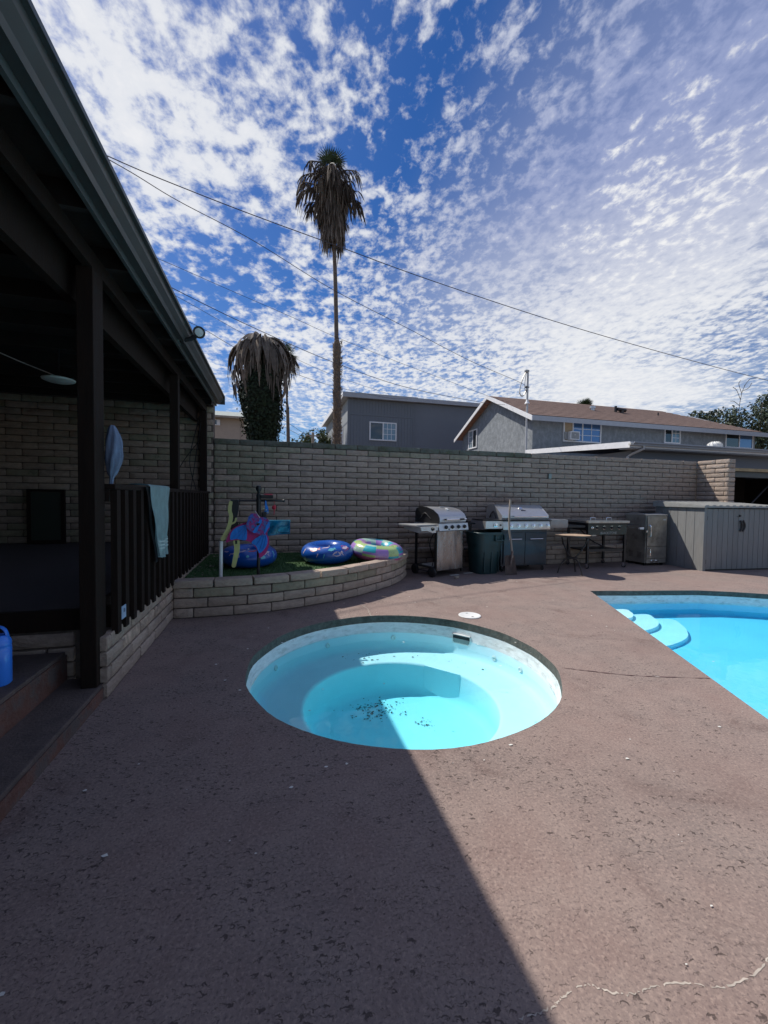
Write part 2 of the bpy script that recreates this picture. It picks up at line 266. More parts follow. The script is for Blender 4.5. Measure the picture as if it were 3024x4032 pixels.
M_wspa = water_mat('spa_water', (0.02, 0.91, 0.985), 0.85, 0)
M_wpool = water_mat('pool_water', (0.03, 0.87, 0.99), 1.4, 0)

# ------------------------------------------------------------------ mesh helpers
def fin(name, bm, m, parent=None, loc=None, rotz=0.0, smooth=None, label=None):
    me = bpy.data.meshes.new(name); bmesh.ops.recalc_face_normals(bm, faces=bm.faces) if smooth != 'raw' else None
    bm.to_mesh(me); bm.free()
    ms = m if isinstance(m, (list, tuple)) else [m]
    for x in ms: me.materials.append(x)
    if smooth and smooth != 'raw':
        for p in me.polygons: p.use_smooth = True
        if smooth != 'full': 
            try: me.set_sharp_from_angle(angle=R(35))
            except Exception: pass
    o = bpy.data.objects.new(name, me); COL.objects.link(o)
    if parent is not None: o.parent = parent
    if loc is not None: o.location = loc
    o.rotation_euler.z = rotz
    if label: o['label'] = label
    return o
def inst(name, me, parent, loc, rotz=0.0, scale=(1, 1, 1)):
    o = bpy.data.objects.new(name, me); COL.objects.link(o); o.parent = parent; o.location = loc; o.rotation_euler.z = rotz; o.scale = scale
    return o
def thing(name, label, cat, loc=(0, 0, 0), rotz=0.0, group=None):
    o = bpy.data.objects.new(name, None); COL.objects.link(o); o.empty_display_size = 0.1
    o.location = loc; o.rotation_euler.z = rotz; o['label'] = label; o['category'] = cat
    if group: o['group'] = group
    return o
def tag(o, label, cat, group=None):
    o['label'] = label; o['category'] = cat
    if group: o['group'] = group
    return o
def struct(o): o['kind'] = 'structure'; return o
def B(): return bmesh.new()
def box(bm, x0, x1, y0, y1, z0, z1, bev=0.0, mi=0):
    r = bmesh.ops.create_cube(bm, size=1.0); vs = r['verts']
    bmesh.ops.transform(bm, matrix=Matrix.Translation(((x0+x1)/2, (y0+y1)/2, (z0+z1)/2)) @ Matrix.Diagonal((x1-x0, y1-y0, z1-z0, 1)), verts=vs)
    fs = {f for v in vs for f in v.link_faces}
    for f in fs: f.material_index = mi
    if bev:
        es = {e for v in vs for e in v.link_edges}
        bmesh.ops.bevel(bm, geom=list(es), offset=bev, segments=2, affect='EDGES', profile=0.6)
    return bm
def bx(*a, **k): return box(B(), *a, **k)
def prism(bm, pts, h0, h1, axis='z', mi=0):
    def mk(p, h):
        if axis == 'z': return (p[0], p[1], h)
        if axis == 'y': return (p[0], h, p[1])
        return (h, p[0], p[1])
    a = [bm.verts.new(mk(p, h0)) for p in pts]; c = [bm.verts.new(mk(p, h1)) for p in pts]; n = len(pts)
    fs = [bm.faces.new(a), bm.faces.new(c[::-1])]
    for i in range(n): fs.append(bm.faces.new((a[i], c[i], c[(i+1) % n], a[(i+1) % n])))
    for f in fs: f.material_index = mi
    return bm
def tube(bm, pts, rad, seg=8, cap=True, mi=0, flat=1.0):
    pts = [Vector(p) for p in pts]; rings = []; n = len(pts); up = None
    for i, p in enumerate(pts):
        d = (pts[min(i+1, n-1)] - pts[max(i-1, 0)]).normalized()
        if up is None: up = Vector((0, 0, 1)) if abs(d.z) < 0.9 else Vector((0, 1, 0))
        a = d.cross(up).normalized(); c = a.cross(d).normalized(); up = c
        r = rad[i] if isinstance(rad, (list, tuple)) else rad
        rings.append([bm.verts.new(p + a*math.cos(2*math.pi*k/seg)*r + c*math.sin(2*math.pi*k/seg)*r*flat) for k in range(seg)])
    for i in range(n-1):
        for k in range(seg):
            f = bm.faces.new((rings[i][k], rings[i][(k+1) % seg], rings[i+1][(k+1) % seg], rings[i+1][k])); f.material_index = mi
    if cap:
        bm.faces.new(rings[0]).material_index = mi; bm.faces.new(rings[-1][::-1]).material_index = mi
    return bm
def tb(*a, **k): return tube(B(), *a, **k)
def lathe(bm, prof, seg=24, c=(0, 0), sx=1.0, sy=1.0, mi=0, p=2.0, cap=True):
    rings = []
    for r, z in prof:
        ring = []
        for k in range(seg):
            a = 2*math.pi*k/seg; ca, sa = math.cos(a), math.sin(a)
            q = (abs(ca)**p + abs(sa)**p)**(-1/p)
            ring.append(bm.verts.new((c[0]+r*ca*q*sx, c[1]+r*sa*q*sy, z)))
        rings.append(ring)
    for i in range(len(rings)-1):
        for k in range(seg):
            bm.faces.new((rings[i][k], rings[i][(k+1) % seg], rings[i+1][(k+1) % seg], rings[i+1][k])).material_index = mi
    for rg, rr in ((rings[0], prof[0][0]), (rings[-1], prof[-1][0])):
        if not cap and rr > 0.01: continue
        try: bm.faces.new(rg).material_index = mi
        except Exception: pass
    return bm
def arc(c, r, a0, a1, n): return [(c[0]+r*math.cos(a0+(a1-a0)*i/n), c[1]+r*math.sin(a0+(a1-a0)*i/n)) for i in range(n+1)]
def catmull(pts, n):
    P = [Vector(p) for p in pts]; P = [P[0]*2-P[1]] + P + [P[-1]*2-P[-2]]; out = []
    for i in range(1, len(P)-2):
        for k in range(n):
            t = k/n; a, b_, c_, d = P[i-1], P[i], P[i+1], P[i+2]
            out.append(0.5*((2*b_) + (-a+c_)*t + (2*a-5*b_+4*c_-d)*t*t + (-a+3*b_-3*c_+d)*t**3))
    out.append(P[-2]); return out
def textobj(body, size, m, parent, loc, rot, name='lettering', ext=0.0008, sx=1.0):
    cu = bpy.data.curves.new(name, 'FONT'); cu.body = body; cu.size = size; cu.extrude = ext; cu.align_x = 'CENTER'; cu.align_y = 'CENTER'; cu.resolution_u = 2
    tmp = bpy.data.objects.new('tmp_text', cu); COL.objects.link(tmp); bpy.context.view_layer.update()
    me = bpy.data.meshes.new_from_object(tmp.evaluated_get(bpy.context.evaluated_depsgraph_get())); bpy.data.objects.remove(tmp)
    me.materials.clear(); me.materials.append(m); me.name = name
    o = bpy.data.objects.new(name, me); COL.objects.link(o); o.parent = parent; o.location = loc; o.rotation_euler = rot; o.scale = (sx, 1, 1)
    return o

# brick meshes ------------------------------------------------------------------
def brick_mesh(L, H, D, seed, m, rough=0.0025, cap=False):
    rnd = random.Random(seed); bm = B()
    xs = [-L/2, -L/2+0.014, -L/6+rnd.uniform(-.02, .02), L/5+rnd.uniform(-.03, .03), L/2-0.014, L/2]; zs = [-H/2, -H/2+0.012, H/2-0.012, H/2]
    g = {}
    for i, x in enumerate(xs):
        for k, z in enumerate(zs):
            e = (i in (0, 5)) + (k in (0, 3))
            y = [rnd.uniform(-rough, rough), 0.004+rnd.uniform(0, .003), 0.011][e]
            xx = x + (rnd.uniform(-.002, .002)); z2 = z + rnd.uniform(-.002, .002)
            if e == 2: xx *= 0.985; z2 *= 0.95
            g[i, k] = bm.verts.new((xx, y, z2))
    for i in range(5):
        for k in range(3): bm.faces.new((g[i, k], g[i+1, k], g[i+1, k+1], g[i, k+1]))
    ring = [(i, 0) for i in range(6)] + [(5, 1), (5, 2)] + [(i, 3) for i in range(5, -1, -1)] + [(0, 2), (0, 1)]
    back = [bm.verts.new((g[r].co.x, D, g[r].co.z)) for r in ring]
    for i in range(len(ring)):
        j = (i+1) % len(ring); bm.faces.new((g[ring[i]], back[i], back[j], g[ring[j]]))
    if cap: bm.faces.new(back)
    bmesh.ops.recalc_face_normals(bm, faces=bm.faces)
    me = bpy.data.meshes.new('brick'); bm.to_mesh(me); bm.free(); me.materials.append(m)
    for p in me.polygons: p.use_smooth = True
    me.set_sharp_from_angle(angle=R(50))
    return me
BL, BH = 0.4064, 0.1016
KB = {}
def bmesh_for(kind, i):
    if (kind, i) not in KB:
        m = {'n': M_brick, 'm': M_brickd, 'g': M_brickg, 'p': M_brickp}[kind]; KB[kind, i] = brick_mesh(BL-0.0135, BH-0.014, 0.05, i*7+3, m)
    return KB[kind, i]
def brick_run(parent, p0, dirv, length, z0, ncourse, start=0.0, kindf=None, limit=300, proud=0.0, stuffparent=None, rnd=None, order=None):
    """bricks on the vertical face from p0 along dirv (unit xy), facing right-hand normal of dirv"""
    rnd = rnd or random.Random(5); d = Vector((dirv[0], dirv[1], 0)); ang = math.atan2(d.y, d.x); items = []
    for k in range(ncourse):
        off = start + (BL/2 if k % 2 else 0.0); x = -off
        while x < length - 0.02:
            a, b_ = max(x, 0), min(x+BL, length)
            if b_-a > 0.05: items.append((k, a, b_))
            x += BL
    if order: items.sort(key=order)
    for n, (k, a, b_) in enumerate(items[:limit]):
        kd = kindf(k, (a+b_)/2) if kindf else 'n'
        s = (b_-a-0.0135)/(BL-0.0135); c_ = p0 + d*((a+b_)/2); nrm = Vector((d.y, -d.x, 0))
        q = c_ + nrm*(proud+rnd.uniform(0, .004)); q.z = z0 + (k+0.5)*BH
        o = inst('brick', bmesh_for(kd, rnd.randrange(5)), parent, q, ang + rnd.uniform(-.004, .004), (s, 1, 1))
    rest = items[limit:]
    if rest:
        bm = B()
        for (k, a, b_) in rest:
            c_ = p0 + d*((a+b_)/2); nrm = Vector((d.y, -d.x, 0)); me = bmesh_for(kindf(k, (a+b_)/2) if kindf else 'n', rnd.randrange(5))
            q = c_ + nrm*(proud+rnd.uniform(0, .004)); q.z = z0 + (k+0.5)*BH; s = (b_-a-0.0135)/(BL-0.0135)
            n0 = len(bm.verts); bm.from_mesh(me); bm.verts.ensure_lookup_table()
            bmesh.ops.transform(bm, matrix=Matrix.Translation(q) @ Matrix.Rotation(ang, 4, 'Z') @ Matrix.Diagonal((s, 1, 1, 1)), verts=bm.verts[n0:])
        o = fin('brickwork', bm, M_brick, parent); o['kind'] = 'stuff'

# ================================================================== SETTING
def poly_sheet(name, outer, holes, z, m, res_pts=()):
    vs = [Vector(p) for p in outer]; es = [(i, (i+1) % len(outer)) for i in range(len(outer))]
    for h in holes:
        s = len(vs); vs += [Vector(p) for p in h]; es += [(s+i, s+(i+1) % len(h)) for i in range(len(h))]
    vo, eo, fo, _, _, _ = delaunay_2d_cdt(vs, es, [], 1, 1e-6)
    def inside(p, poly):
        c = False
        for i in range(len(poly)):
            a, b_ = poly[i], poly[i-1]
            if (a[1] > p[1]) != (b_[1] > p[1]) and p[0] < (b_[0]-a[0])*(p[1]-a[1])/(b_[1]-a[1])+a[0]: c = not c
        return c
    bm = B(); bv = [bm.verts.new((v.x, v.y, z)) for v in vo]
    for f in fo:
        cx = sum(vo[i].x for i in f)/len(f); cyy = sum(vo[i].y for i in f)/len(f)
        if inside((cx, cyy), outer) and not any(inside((cx, cyy), h) for h in holes): bm.faces.new([bv[i] for i in f])
    for f in bm.faces:
        if f.normal.z < 0: f.normal_flip()
    bm.normal_update()
    for f in bm.faces:
        if f.normal.z < 0: f.normal_flip()
    return fin(name, bm, m, smooth='raw')

SC, SR = (1.024, 3.156), 1.22
spa_ring = [(SC[0]+SR*math.cos(2*math.pi*i/72)*(1+0.004*math.sin(5*i)), SC[1]+SR*math.sin(2*math.pi*i/72)*(1+0.004*math.cos(7*i))) for i in range(72)]
# pool outline: straight west edge, bowed north edge, then out of view to the east
PC = Vector((4.48, 4.91)); PW = Vector((-1.555, -3.17)).normalized(); PT = Vector((-PW.y, PW.x))
if PT.x < 0: PT = -PT
pool_poly = [tuple(PC), (4.75, 4.865), (5.117, 4.78), (5.65, 4.695), (6.14, 4.60), (6.55, 4.42), (6.94, 4.19), (7.6, 3.75), (8.4, 3.0), (8.8, 1.5), (8.2, 0.0), (7.0, -1.6), (5.4, -2.5), (3.6, -2.6), tuple(PC+PW*7.2), tuple(PC+PW*3.5)]
yard = [(-1.08, -6), (14, -6), (14, 7.3), (-1.08, 7.3)]
deck = struct(poly_sheet('pool_deck', yard, [spa_ring, pool_poly], 0.0, M_deck))
big_ = [(-900, -900), (900, -900), (900, 1200), (-900, 1200)]
inner_ = [(-1.2, -5.9), (13.9, -5.9), (13.9, 7.35), (-1.2, 7.35)]
gr = struct(poly_sheet('ground', big_, [inner_], -0.03, M_dirt))

# ---- spa shell
def ring_wall(bm, poly, z0, z1, s0=1.0, s1=1.0, c=(0, 0), mi=0):
    a = [bm.verts.new((c[0]+(p[0]-c[0])*s0, c[1]+(p[1]-c[1])*s0, z0)) for p in poly]; b_ = [bm.verts.new((c[0]+(p[0]-c[0])*s1, c[1]+(p[1]-c[1])*s1, z1)) for p in poly]
    for i in range(len(poly)):
        j = (i+1) % len(poly); bm.faces.new((a[i], a[j], b_[j], b_[i])).material_index = mi
spa = thing('spa', 'round in-ground spa of white plaster with turquoise water', 'spa', (SC[0], SC[1], 0))
loc_ring = [(p[0]-SC[0], p[1]-SC[1]) for p in spa_ring]
bm = B(); ring_wall(bm, loc_ring, 0.0, -0.078, 1.0, 0.999)
ring_wall(bm, loc_ring, -0.078, -0.080, 0.999, 1.03)
fin('rim', bm, M_rim, spa, smooth=True)
bm = B(); ring_wall(bm, loc_ring, -0.079, -0.19, 1.0, 0.985); fin('waterline_band', bm, M_band, spa, smooth=True)
def disc_ring(r0, r1, z, n=72): 
    bm = B(); a = [bm.verts.new((r0*math.cos(2*math.pi*i/n), r0*math.sin(2*math.pi*i/n), z)) for i in range(n)]; b_ = [bm.verts.new((r1*math.cos(2*math.pi*i/n), r1*math.sin(2*math.pi*i/n), z)) for i in range(n)]
    for i in range(n): bm.faces.new((a[i], a[(i+1) % n], b_[(i+1) % n], b_[i]))
    return bm
RI = 0.79
prof = [(1.200, -0.188), (1.195, -0.28), (1.18, -0.335), (1.15, -0.357), (1.10, -0.362), (RI+0.03, -0.362), (RI+0.006, -0.368), (RI, -0.385), (RI-0.005, -0.58), (RI-0.03, -0.635), (RI-0.08, -0.66), (0.0005, -0.665)]
bm = B(); lathe(bm, prof, 96, cap=False)
fin('shell', bm, M_plast, spa, smooth='full')
# flat facet panel in the footwell wall (north east side)
bm = B(); a0, a1 = R(55), R(27)
pts = [(0.80*math.cos(a), 0.80*math.sin(a)) for a in (a0, R(48), R(41), R(34), a1)] + [(0.784*math.cos(a1), 0.784*math.sin(a1)), (0.784*math.cos(a0), 0.784*math.sin(a0))]
prism(bm, pts, -0.66, -0.3655); fin('facet', bm, M_plast, spa)
for a, z in ((147, -.255), (113, -.25), (76.5, -.245), (21, -.27), (4.5, -.255)):
    c_, s_ = math.cos(R(a)), math.sin(R(a)); bm = B()
    rot = Vector((-c_, -s_, 0)).to_track_quat('Z', 'Y').to_matrix().to_4x4()
    lathe(bm, [(0.0, 0.0), (0.024, 0.0), (0.027, 0.005), (0.018, 0.009), (0.013, 0.003), (0.0, 0.003)], 16)
    bmesh.ops.transform(bm, matrix=Matrix.Translation((1.193*c_, 1.193*s_, z)) @ rot, verts=bm.verts); fin('jet', bm, M_white, spa)
# skimmer mouth
def to_ring(a, r, z): return Vector((r*math.cos(a), r*math.sin(a), z))
bm = B(); A0 = R(40)
M4 = Matrix.Translation(to_ring(A0, 1.205, -0.185)) @ Matrix.Rotation(A0-R(90), 4, 'Z')
box(bm, -.105, .105, -.012, .03, -.05, -.042); box(bm, -.105, .105, -.012, .03, .042, .05); box(bm, -.105, -.097, -.012, .03, -.05, .05); box(bm, .097, .105, -.012, .03, -.05, .05)
bmesh.ops.transform(bm, matrix=M4, verts=bm.verts); sk = fin('skimmer_mouth', bm, M_white, spa)
bm = bx(-.097, .097, -.008, .02, -.042, .042); bmesh.ops.transform(bm, matrix=M4, verts=bm.verts); fin('opening', bm, M_black, sk)
bm = bx(-.094, .094, -.0105, -.009, -.042, .006); bmesh.ops.transform(bm, matrix=M4, verts=bm.verts); fin('weir', bm, M_cover, sk)
bm = B(); lathe(bm, [(1.207, -0.181), (1.207, -0.70)], 96)
w = struct(fin('spa_water', bm, M_wspa, loc=(SC[0], SC[1], 0)))
# debris in the spa
bm = B(); rnd = random.Random(3)
def speck(bm, p, s, rnd, flat=0.3):
    a = rnd.uniform(0, 6.28); n = rnd.randint(4, 6)
    vs = [bm.verts.new((p[0]+s*rnd.uniform(.5, 1.2)*math.cos(a+6.28*i/n), p[1]+s*rnd.uniform(.3, .9)*math.sin(a+6.28*i/n), p[2]+rnd.uniform(0, s*flat))) for i in range(n)]
    bm.faces.new(vs)
for i in range(150): speck(bm, (SC[0]-0.08+rnd.gauss(0, .13), SC[1]+0.46+rnd.gauss(0, .085), -0.658), rnd.choice((.006, .009, .014)), rnd)
for i in range(26): speck(bm, (SC[0]+0.26+rnd.gauss(0, .045), SC[1]+0.14+rnd.gauss(0, .04), -0.658), rnd.choice((.006, .012)), rnd)
for i in range(30):
    a = rnd.uniform(0.2, 1.9); r = rnd.uniform(.84, 1.1); speck(bm, (SC[0]+r*math.cos(a), SC[1]+r*math.sin(a), -0.359), rnd.choice((.006, .010, .016)), rnd)
o = fin('leaf_litter', bm, M_debris); o['kind'] = 'stuff'; tag(o, 'dark leaf bits and grit settled in the bottom of the round spa', 'debris')

# ---- pool shell
pool = thing('swimming_pool', 'blue swimming pool at the right with three rounded steps in its corner', 'pool', (PC.x, PC.y, 0))
pl = [(p[0]-PC.x, p[1]-PC.y) for p in pool_poly]
def offset(poly, d):
    n = len(poly); out = []
    for i in range(n):
        a, b_, c_ = Vector(poly[i-1]), Vector(poly[i]), Vector(poly[(i+1) % n]); e1 = (b_-a).normalized(); e2 = (c_-b_).normalized()
        n1 = Vector((e1.y, -e1.x)); n2 = Vector((e2.y, -e2.x)); nn = (n1+n2).normalized(); out.append(tuple(b_ + nn*d/max(.4, nn.dot(n1))))
    return out
area = sum(pl[i-1][0]*pl[i][1]-pl[i][0]*pl[i-1][1] for i in range(len(pl)))
sg = 1 if area > 0 else -1   # offset>0 with sg grows
def dens(poly, n):
    out = []
    for i in range(len(poly)):
        a, b_ = Vector(poly[i]), Vector(poly[(i+1) % len(poly)])
        out += [tuple(a.lerp(b_, k/n)) for k in range(n)]
    return out
def band(poly, z0, z1, d0, d1, m, name):
    bm = B(); A_, B_ = offset(poly, d0*sg), offset(poly, d1*sg)
    a = [bm.verts.new((*p, z0)) for p in A_]; b2 = [bm.verts.new((*p, z1)) for p in B_]
    for i in range(len(poly)): bm.faces.new((a[i], a[(i+1) % len(poly)], b2[(i+1) % len(poly)], b2[i]))
    return fin(name, bm, m, pool)
band(pl, 0.0, -0.072, 0.0, 0.0, M_rim, 'rim'); 
band(pl, -0.071, -0.20, 0.004, 0.0, M_band, 'waterline_band')
PF = -0.36
band(pl, -0.199, PF, 0.0, -0.01, M_plastb, 'side_wall')
fl = poly_sheet('floor', offset(pl, 0.01*sg), [], PF, M_plastb); fl.parent = pool
def pool_steps(idx, far, w, depth, ztop):
    # far corner point, extents measured from the photo
    pts = [Vector(p) - PC for p in far]; bm = B()
    c = catmull([(*p, 0) for p in pts], 6); q = [(v.x, v.y) for v in c]
    q += [tuple(pts[-1] + PW*0.02 - PT*0.35), tuple(pts[0] - PT*0.5)]
    n = len(q); z0 = PF-0.02
    a = [bm.verts.new((*p, z0)) for p in q]; b_ = [bm.verts.new((*p, ztop-0.012)) for p in q]
    cx = sum(p[0] for p in q)/n; cyy = sum(p[1] for p in q)/n
    c2 = [bm.verts.new((cx+(p[0]-cx)*.975, cyy+(p[1]-cyy)*.975, ztop)) for p in q]
    for i in range(n):
        j = (i+1) % n; bm.faces.new((a[i], a[j], b_[j], b_[i])); bm.faces.new((b_[i], b_[j], c2[j], c2[i]))
    bm.faces.new(c2); fin('step', bm, mat('pale_step_plaster', (0.72, 0.90, 0.96), 0.7, var=0.03), pool, smooth=True)
pool_steps(0, [(4.62, 4.71), (4.87, 4.66), (4.83, 4.53), (4.767, 4.43), (4.60, 4.30), (4.40, 4.27)], 0, 0, -0.225)
pool_steps(1, [(4.75, 4.56), (5.10, 4.52), (5.03, 4.33), (4.914, 4.17), (4.70, 4.02), (4.40, 3.93), (4.15, 3.93)], 0, 0, -0.27)
pool_steps(2, [(4.9, 4.46), (5.37, 4.39), (5.27, 4.14), (5.086, 3.92), (4.796, 3.70), (4.335, 3.55), (3.9, 3.56)], 0, 0, -0.315)
po = offset(pl, 0.006*sg); bm = B(); prism(bm, po, -0.179, PF-0.02)
w = struct(fin('pool_water', bm, M_wpool, loc=(PC.x, PC.y, 0)))

# ---- cracks and joints in the deck
def crackline(name, pts, wd, m, z, seed=1, jit=0.008, gaps=0.0):
    rnd = random.Random(seed); c = catmull([(*p, 0) for p in pts], 14); bm = B(); prev = None
    for i, p in enumerate(c):
        d = (c[min(i+1, len(c)-1)]-c[max(i-1, 0)]).normalized(); nn = Vector((-d.y, d.x, 0)); j = nn*rnd.gauss(0, jit); ww = wd*rnd.uniform(.25, 1.5)
        cur = (bm.verts.new((p.x+j.x+nn.x*ww, p.y+j.y+nn.y*ww, z)), bm.verts.new((p.x+j.x-nn.x*ww, p.y+j.y-nn.y*ww, z)))
        if prev and rnd.random() > gaps: bm.faces.new((prev[0], prev[1], cur[1], cur[0]))
        prev = cur
    return struct(fin(name, bm, m, smooth='raw'))
crackline('deck_joint', [(2.19, 2.683), (2.409, 2.549), (2.675, 2.413), (3.16, 2.255)], 0.004, M_crackd, 0.003, 2, 0.002)
crackline('deck_crack', [(0.60, 0.86), (0.699, 0.857), (0.751, 0.87), (0.833, 0.876), (0.904, 0.834), (0.989, 0.828), (1.082, 0.816), (1.192, 0.779), (1.344, 0.785), (1.5, 0.83), (1.8, 0.80)], 0.0020, M_crack, 0.001, 4, 0.0018, 0.22)
crackline('deck_crack', [(1.04, 4.874), (1.062, 4.75), (1.078, 4.677), (1.066, 4.52), (1.056, 4.378)], 0.006, M_crack, 0.003, 5, 0.008, 0.2)
crackline('deck_joint', [(1.9, 5.95), (2.5, 4.9), (3.4, 5.2), (4.45, 4.93)], 0.003, M_crackd, 0.003, 6, 0.006, 0.5)
# pale flecks on the deck
bm = B(); rnd = random.Random(8)
for i in range(170): speck(bm, (rnd.uniform(-.9, 4), rnd.uniform(.6, 6), 0.004), rnd.choice((.003, .004, .006, .012)), rnd, .1)
o = fin('pale_grit', bm, M_light); o['kind'] = 'stuff'; tag(o, 'tiny pale paint flecks and grit scattered on the deck', 'debris')

# lid in the deck
ld = thing('skimmer_lid', 'round white skimmer lid flush in the deck beside the spa', 'lid', (2.145, 4.14, 0.002))
bm = B(); lathe(bm, [(0.125, 0), (0.125, 0.006), (0.12, 0.009), (0.105, 0.009), (0.10, 0.007), (0.0005, 0.008)], 40); fin('cover', bm, M_white, ld, smooth=True)
for yy in (-.07, .07): fin('finger_slot', bx(-.012, .012, yy-.005, yy+.005, .0085, .0095), M_black, ld)

# ================================================================== BACK WALL
WY = 7.33
# main wall: from x=-0.97 to 9.6, 22 courses, coping on top
wall = thing('block_wall', 'long gray slump block wall behind the grills and pool deck', 'wall', (-0.97, WY, 0))
WL = 9.6+0.97; WZ = 2.285
fin('mortar_core', bx(0.01, WL, 0.022, 0.20, -0.05, WZ-0.008), M_mortar, wall)
def kf(k, x):
    if k == 21: return 'm'
    if k in (19, 20) and x < 1.3: return 'g'
    if x < 0.9 and k > 11 and random.random() < .45: return 'g'
    if k == 20 and random.random() < .45: return 'g'
    if 2 <= k <= 4: return 'p' if random.random() < .45 else 'n'
    return 'n'
brick_run(wall, Vector((0, 0, 0)), (1, 0), WL, WZ-22*BH, 22, start=0.0 if False else BL/2, kindf=kf, limit=300, rnd=random.Random(11), order=lambda q: q[1]*1.0 - q[0]*0.08)
# taller wall under the patio cover
tw = thing('block_wall', 'taller dark slump block wall under the patio cover', 'wall', (-5.6, WY-0.004, 0))
TWL = 5.6-0.972
fin('mortar_core', bx(0.0, TWL-0.006, 0.022, 0.20, -0.05, 2.935), M_mortar, tw)
brick_run(tw, Vector((0, 0, 0)), (1, 0), TWL, WZ-22*BH, 27, start=0.08, kindf=lambda k, x: 'g' if random.random() < .25 else 'n', limit=300, rnd=random.Random(12), order=lambda q: -q[0])
# return wall at the right end
rw = thing('block_wall', 'short sunlit return wall at the right end behind the gray shed', 'wall', (9.6, WY, 0))
RL_ = 0.70
fin('mortar_core', bx(0.022, 0.175, -RL_+.012, -0.004, -0.05, WZ-0.008), M_mortar, rw)
brick_run(rw, Vector((0, -0.0, 0)), (0, -1), RL_, WZ-22*BH, 22, start=0.2, kindf=lambda k, x: 'n', limit=300, rnd=random.Random(13))
M_lit = None
for k in range(22):
    o = inst('brick', bmesh_for('n', k % 5), rw, (0.0955, -RL_-0.006, WZ-22*BH+(k+.5)*BH), 0.0, (0.46, 1, 1))

# small outlet on the wall
ol = thing('outlet_cover', 'small gray outlet cover on the block wall above the griddle', 'outlet', (5.56, WY-0.008, 1.82))
fin('back_box', bx(-.035, .035, -.028, .0, -.055, .055, bev=.004), mat('gray_box', (0.20, 0.25, 0.23), 0.5), ol)
fin('cover_plate', bx(-.03, .03, -.036, -.0285, -.045, .045, bev=.003), mat('gray_green_plate', (0.28, 0.34, 0.31), 0.5), ol)

# low ledge wall along the foot of the wall (x 2.3 .. 8.2)
lw = thing('low_planter_wall', 'low block ledge along the foot of the back wall behind the grills', 'wall', (2.27, 7.14, 0))
fin('mortar_core', bx(0.0, 5.7, 0.022, 0.178, -0.05, 0.305), M_mortar, lw)
brick_run(lw, Vector((0, 0, 0)), (1, 0), 5.7, 0.0, 3, start=.1, limit=300, rnd=random.Random(14))
KC = [brick_mesh(BL-0.012, 0.075, 0.20, 90+i, M_brick, 0.003) for i in range(3)]
for i in range(14):
    o = inst('cap_block', KC[i % 3], lw, (0.2+i*BL, -0.02, 0.345), random.uniform(-.01, .01))

# ---- curved planter
pb = [(-1.03, 4.705), (-.687, 4.70), (-.255, 4.735), (.068, 4.80), (.578, 5.00), (.944, 5.19), (1.334, 5.48), (1.694, 5.80), (2.006, 6.20), (2.20, 6.62), (2.275, 7.13)]
pc = catmull([(*p, 0) for p in pb], 20)
cum = [0.0]
for i in range(1, len(pc)): cum.append(cum[-1]+(pc[i]-pc[i-1]).length)
def along(s, off=0.0):
    s = max(0, min(cum[-1]-1e-4, s)); i = max(j for j in range(len(cum)) if cum[j] <= s); i = min(i, len(pc)-2)
    t_ = (s-cum[i])/(cum[i+1]-cum[i]); p = pc[i].lerp(pc[i+1], t_); d = (pc[i+1]-pc[i]).normalized(); nn = Vector((-d.y, d.x, 0))
    return p + nn*off, math.atan2(d.y, d.x)
plt = thing('planter', 'curved low slump block planter filled with artificial turf', 'planter', (0, 0, 0))
bm = B(); prev = None; nst = 60
for i in range(nst+1):
    s = cum[-1]*i/nst; a, _ = along(s, 0.02); b_, _ = along(s, 0.15)
    cur = [bm.verts.new((a.x, a.y, -0.05)), bm.verts.new((a.x, a.y, 0.33)), bm.verts.new((b_.x, b_.y, 0.33)), bm.verts.new((b_.x, b_.y, -0.05))]
    if prev:
        for q in range(4): bm.faces.new((prev[q], prev[(q+1) % 4], cur[(q+1) % 4], cur[q]))
    prev = cur
fin('mortar_core', bm, M_mortar, plt)
rnd = random.Random(21)
for k in range(3):
    s = -BL*(.5 if k % 2 == 0 else 0.15)
    BHp = 0.108
    while s < cum[-1]-0.05:
        a, b_ = max(0, s), min(s+BL, cum[-1])
        if b_-a > .06:
            p, ang = along((a+b_)/2, 0.0); sc = (b_-a-0.0135)/(BL-0.0135)
            inst('brick', bmesh_for('g' if (k == 2 and rnd.random() < .4) else 'n', rnd.randrange(5)), plt, (p.x, p.y, (k+.5)*BHp+0.003), ang+rnd.uniform(-.006, .006), (sc, 1, 1.05))
        s += BL
KP = [brick_mesh(BL-0.010, 0.078, 0.17, 50+i, M_brick, 0.003) for i in range(4)]
s = 0.0
while s < cum[-1]:
    p, ang = along(min(s+BL/2, cum[-1]-.1), -0.028)
    o = inst('cap_block', KP[rnd.randrange(4)], plt, (p.x, p.y, 0.372+rnd.uniform(-.003, .003)), ang+rnd.uniform(-.012, .012), (0.985, 1, 1)); s += BL
turf_poly = [tuple(along(cum[-1]*i/40, 0.13)[0].xy) for i in range(41)] + [(2.2, 7.33), (-1.05, 7.33)]
tf = poly_sheet('artificial_turf', turf_poly, [], 0.335, M_turf); struct(tf)
bm = B(); rnd = random.Random(30)
def in_poly(p, poly):
    c = False
    for i in range(len(poly)):
        a, b_ = poly[i], poly[i-1]
        if (a[1] > p[1]) != (b_[1] > p[1]) and p[0] < (b_[0]-a[0])*(p[1]-a[1])/(b_[1]-a[1])+a[0]: c = not c
    return c
cnt = 0
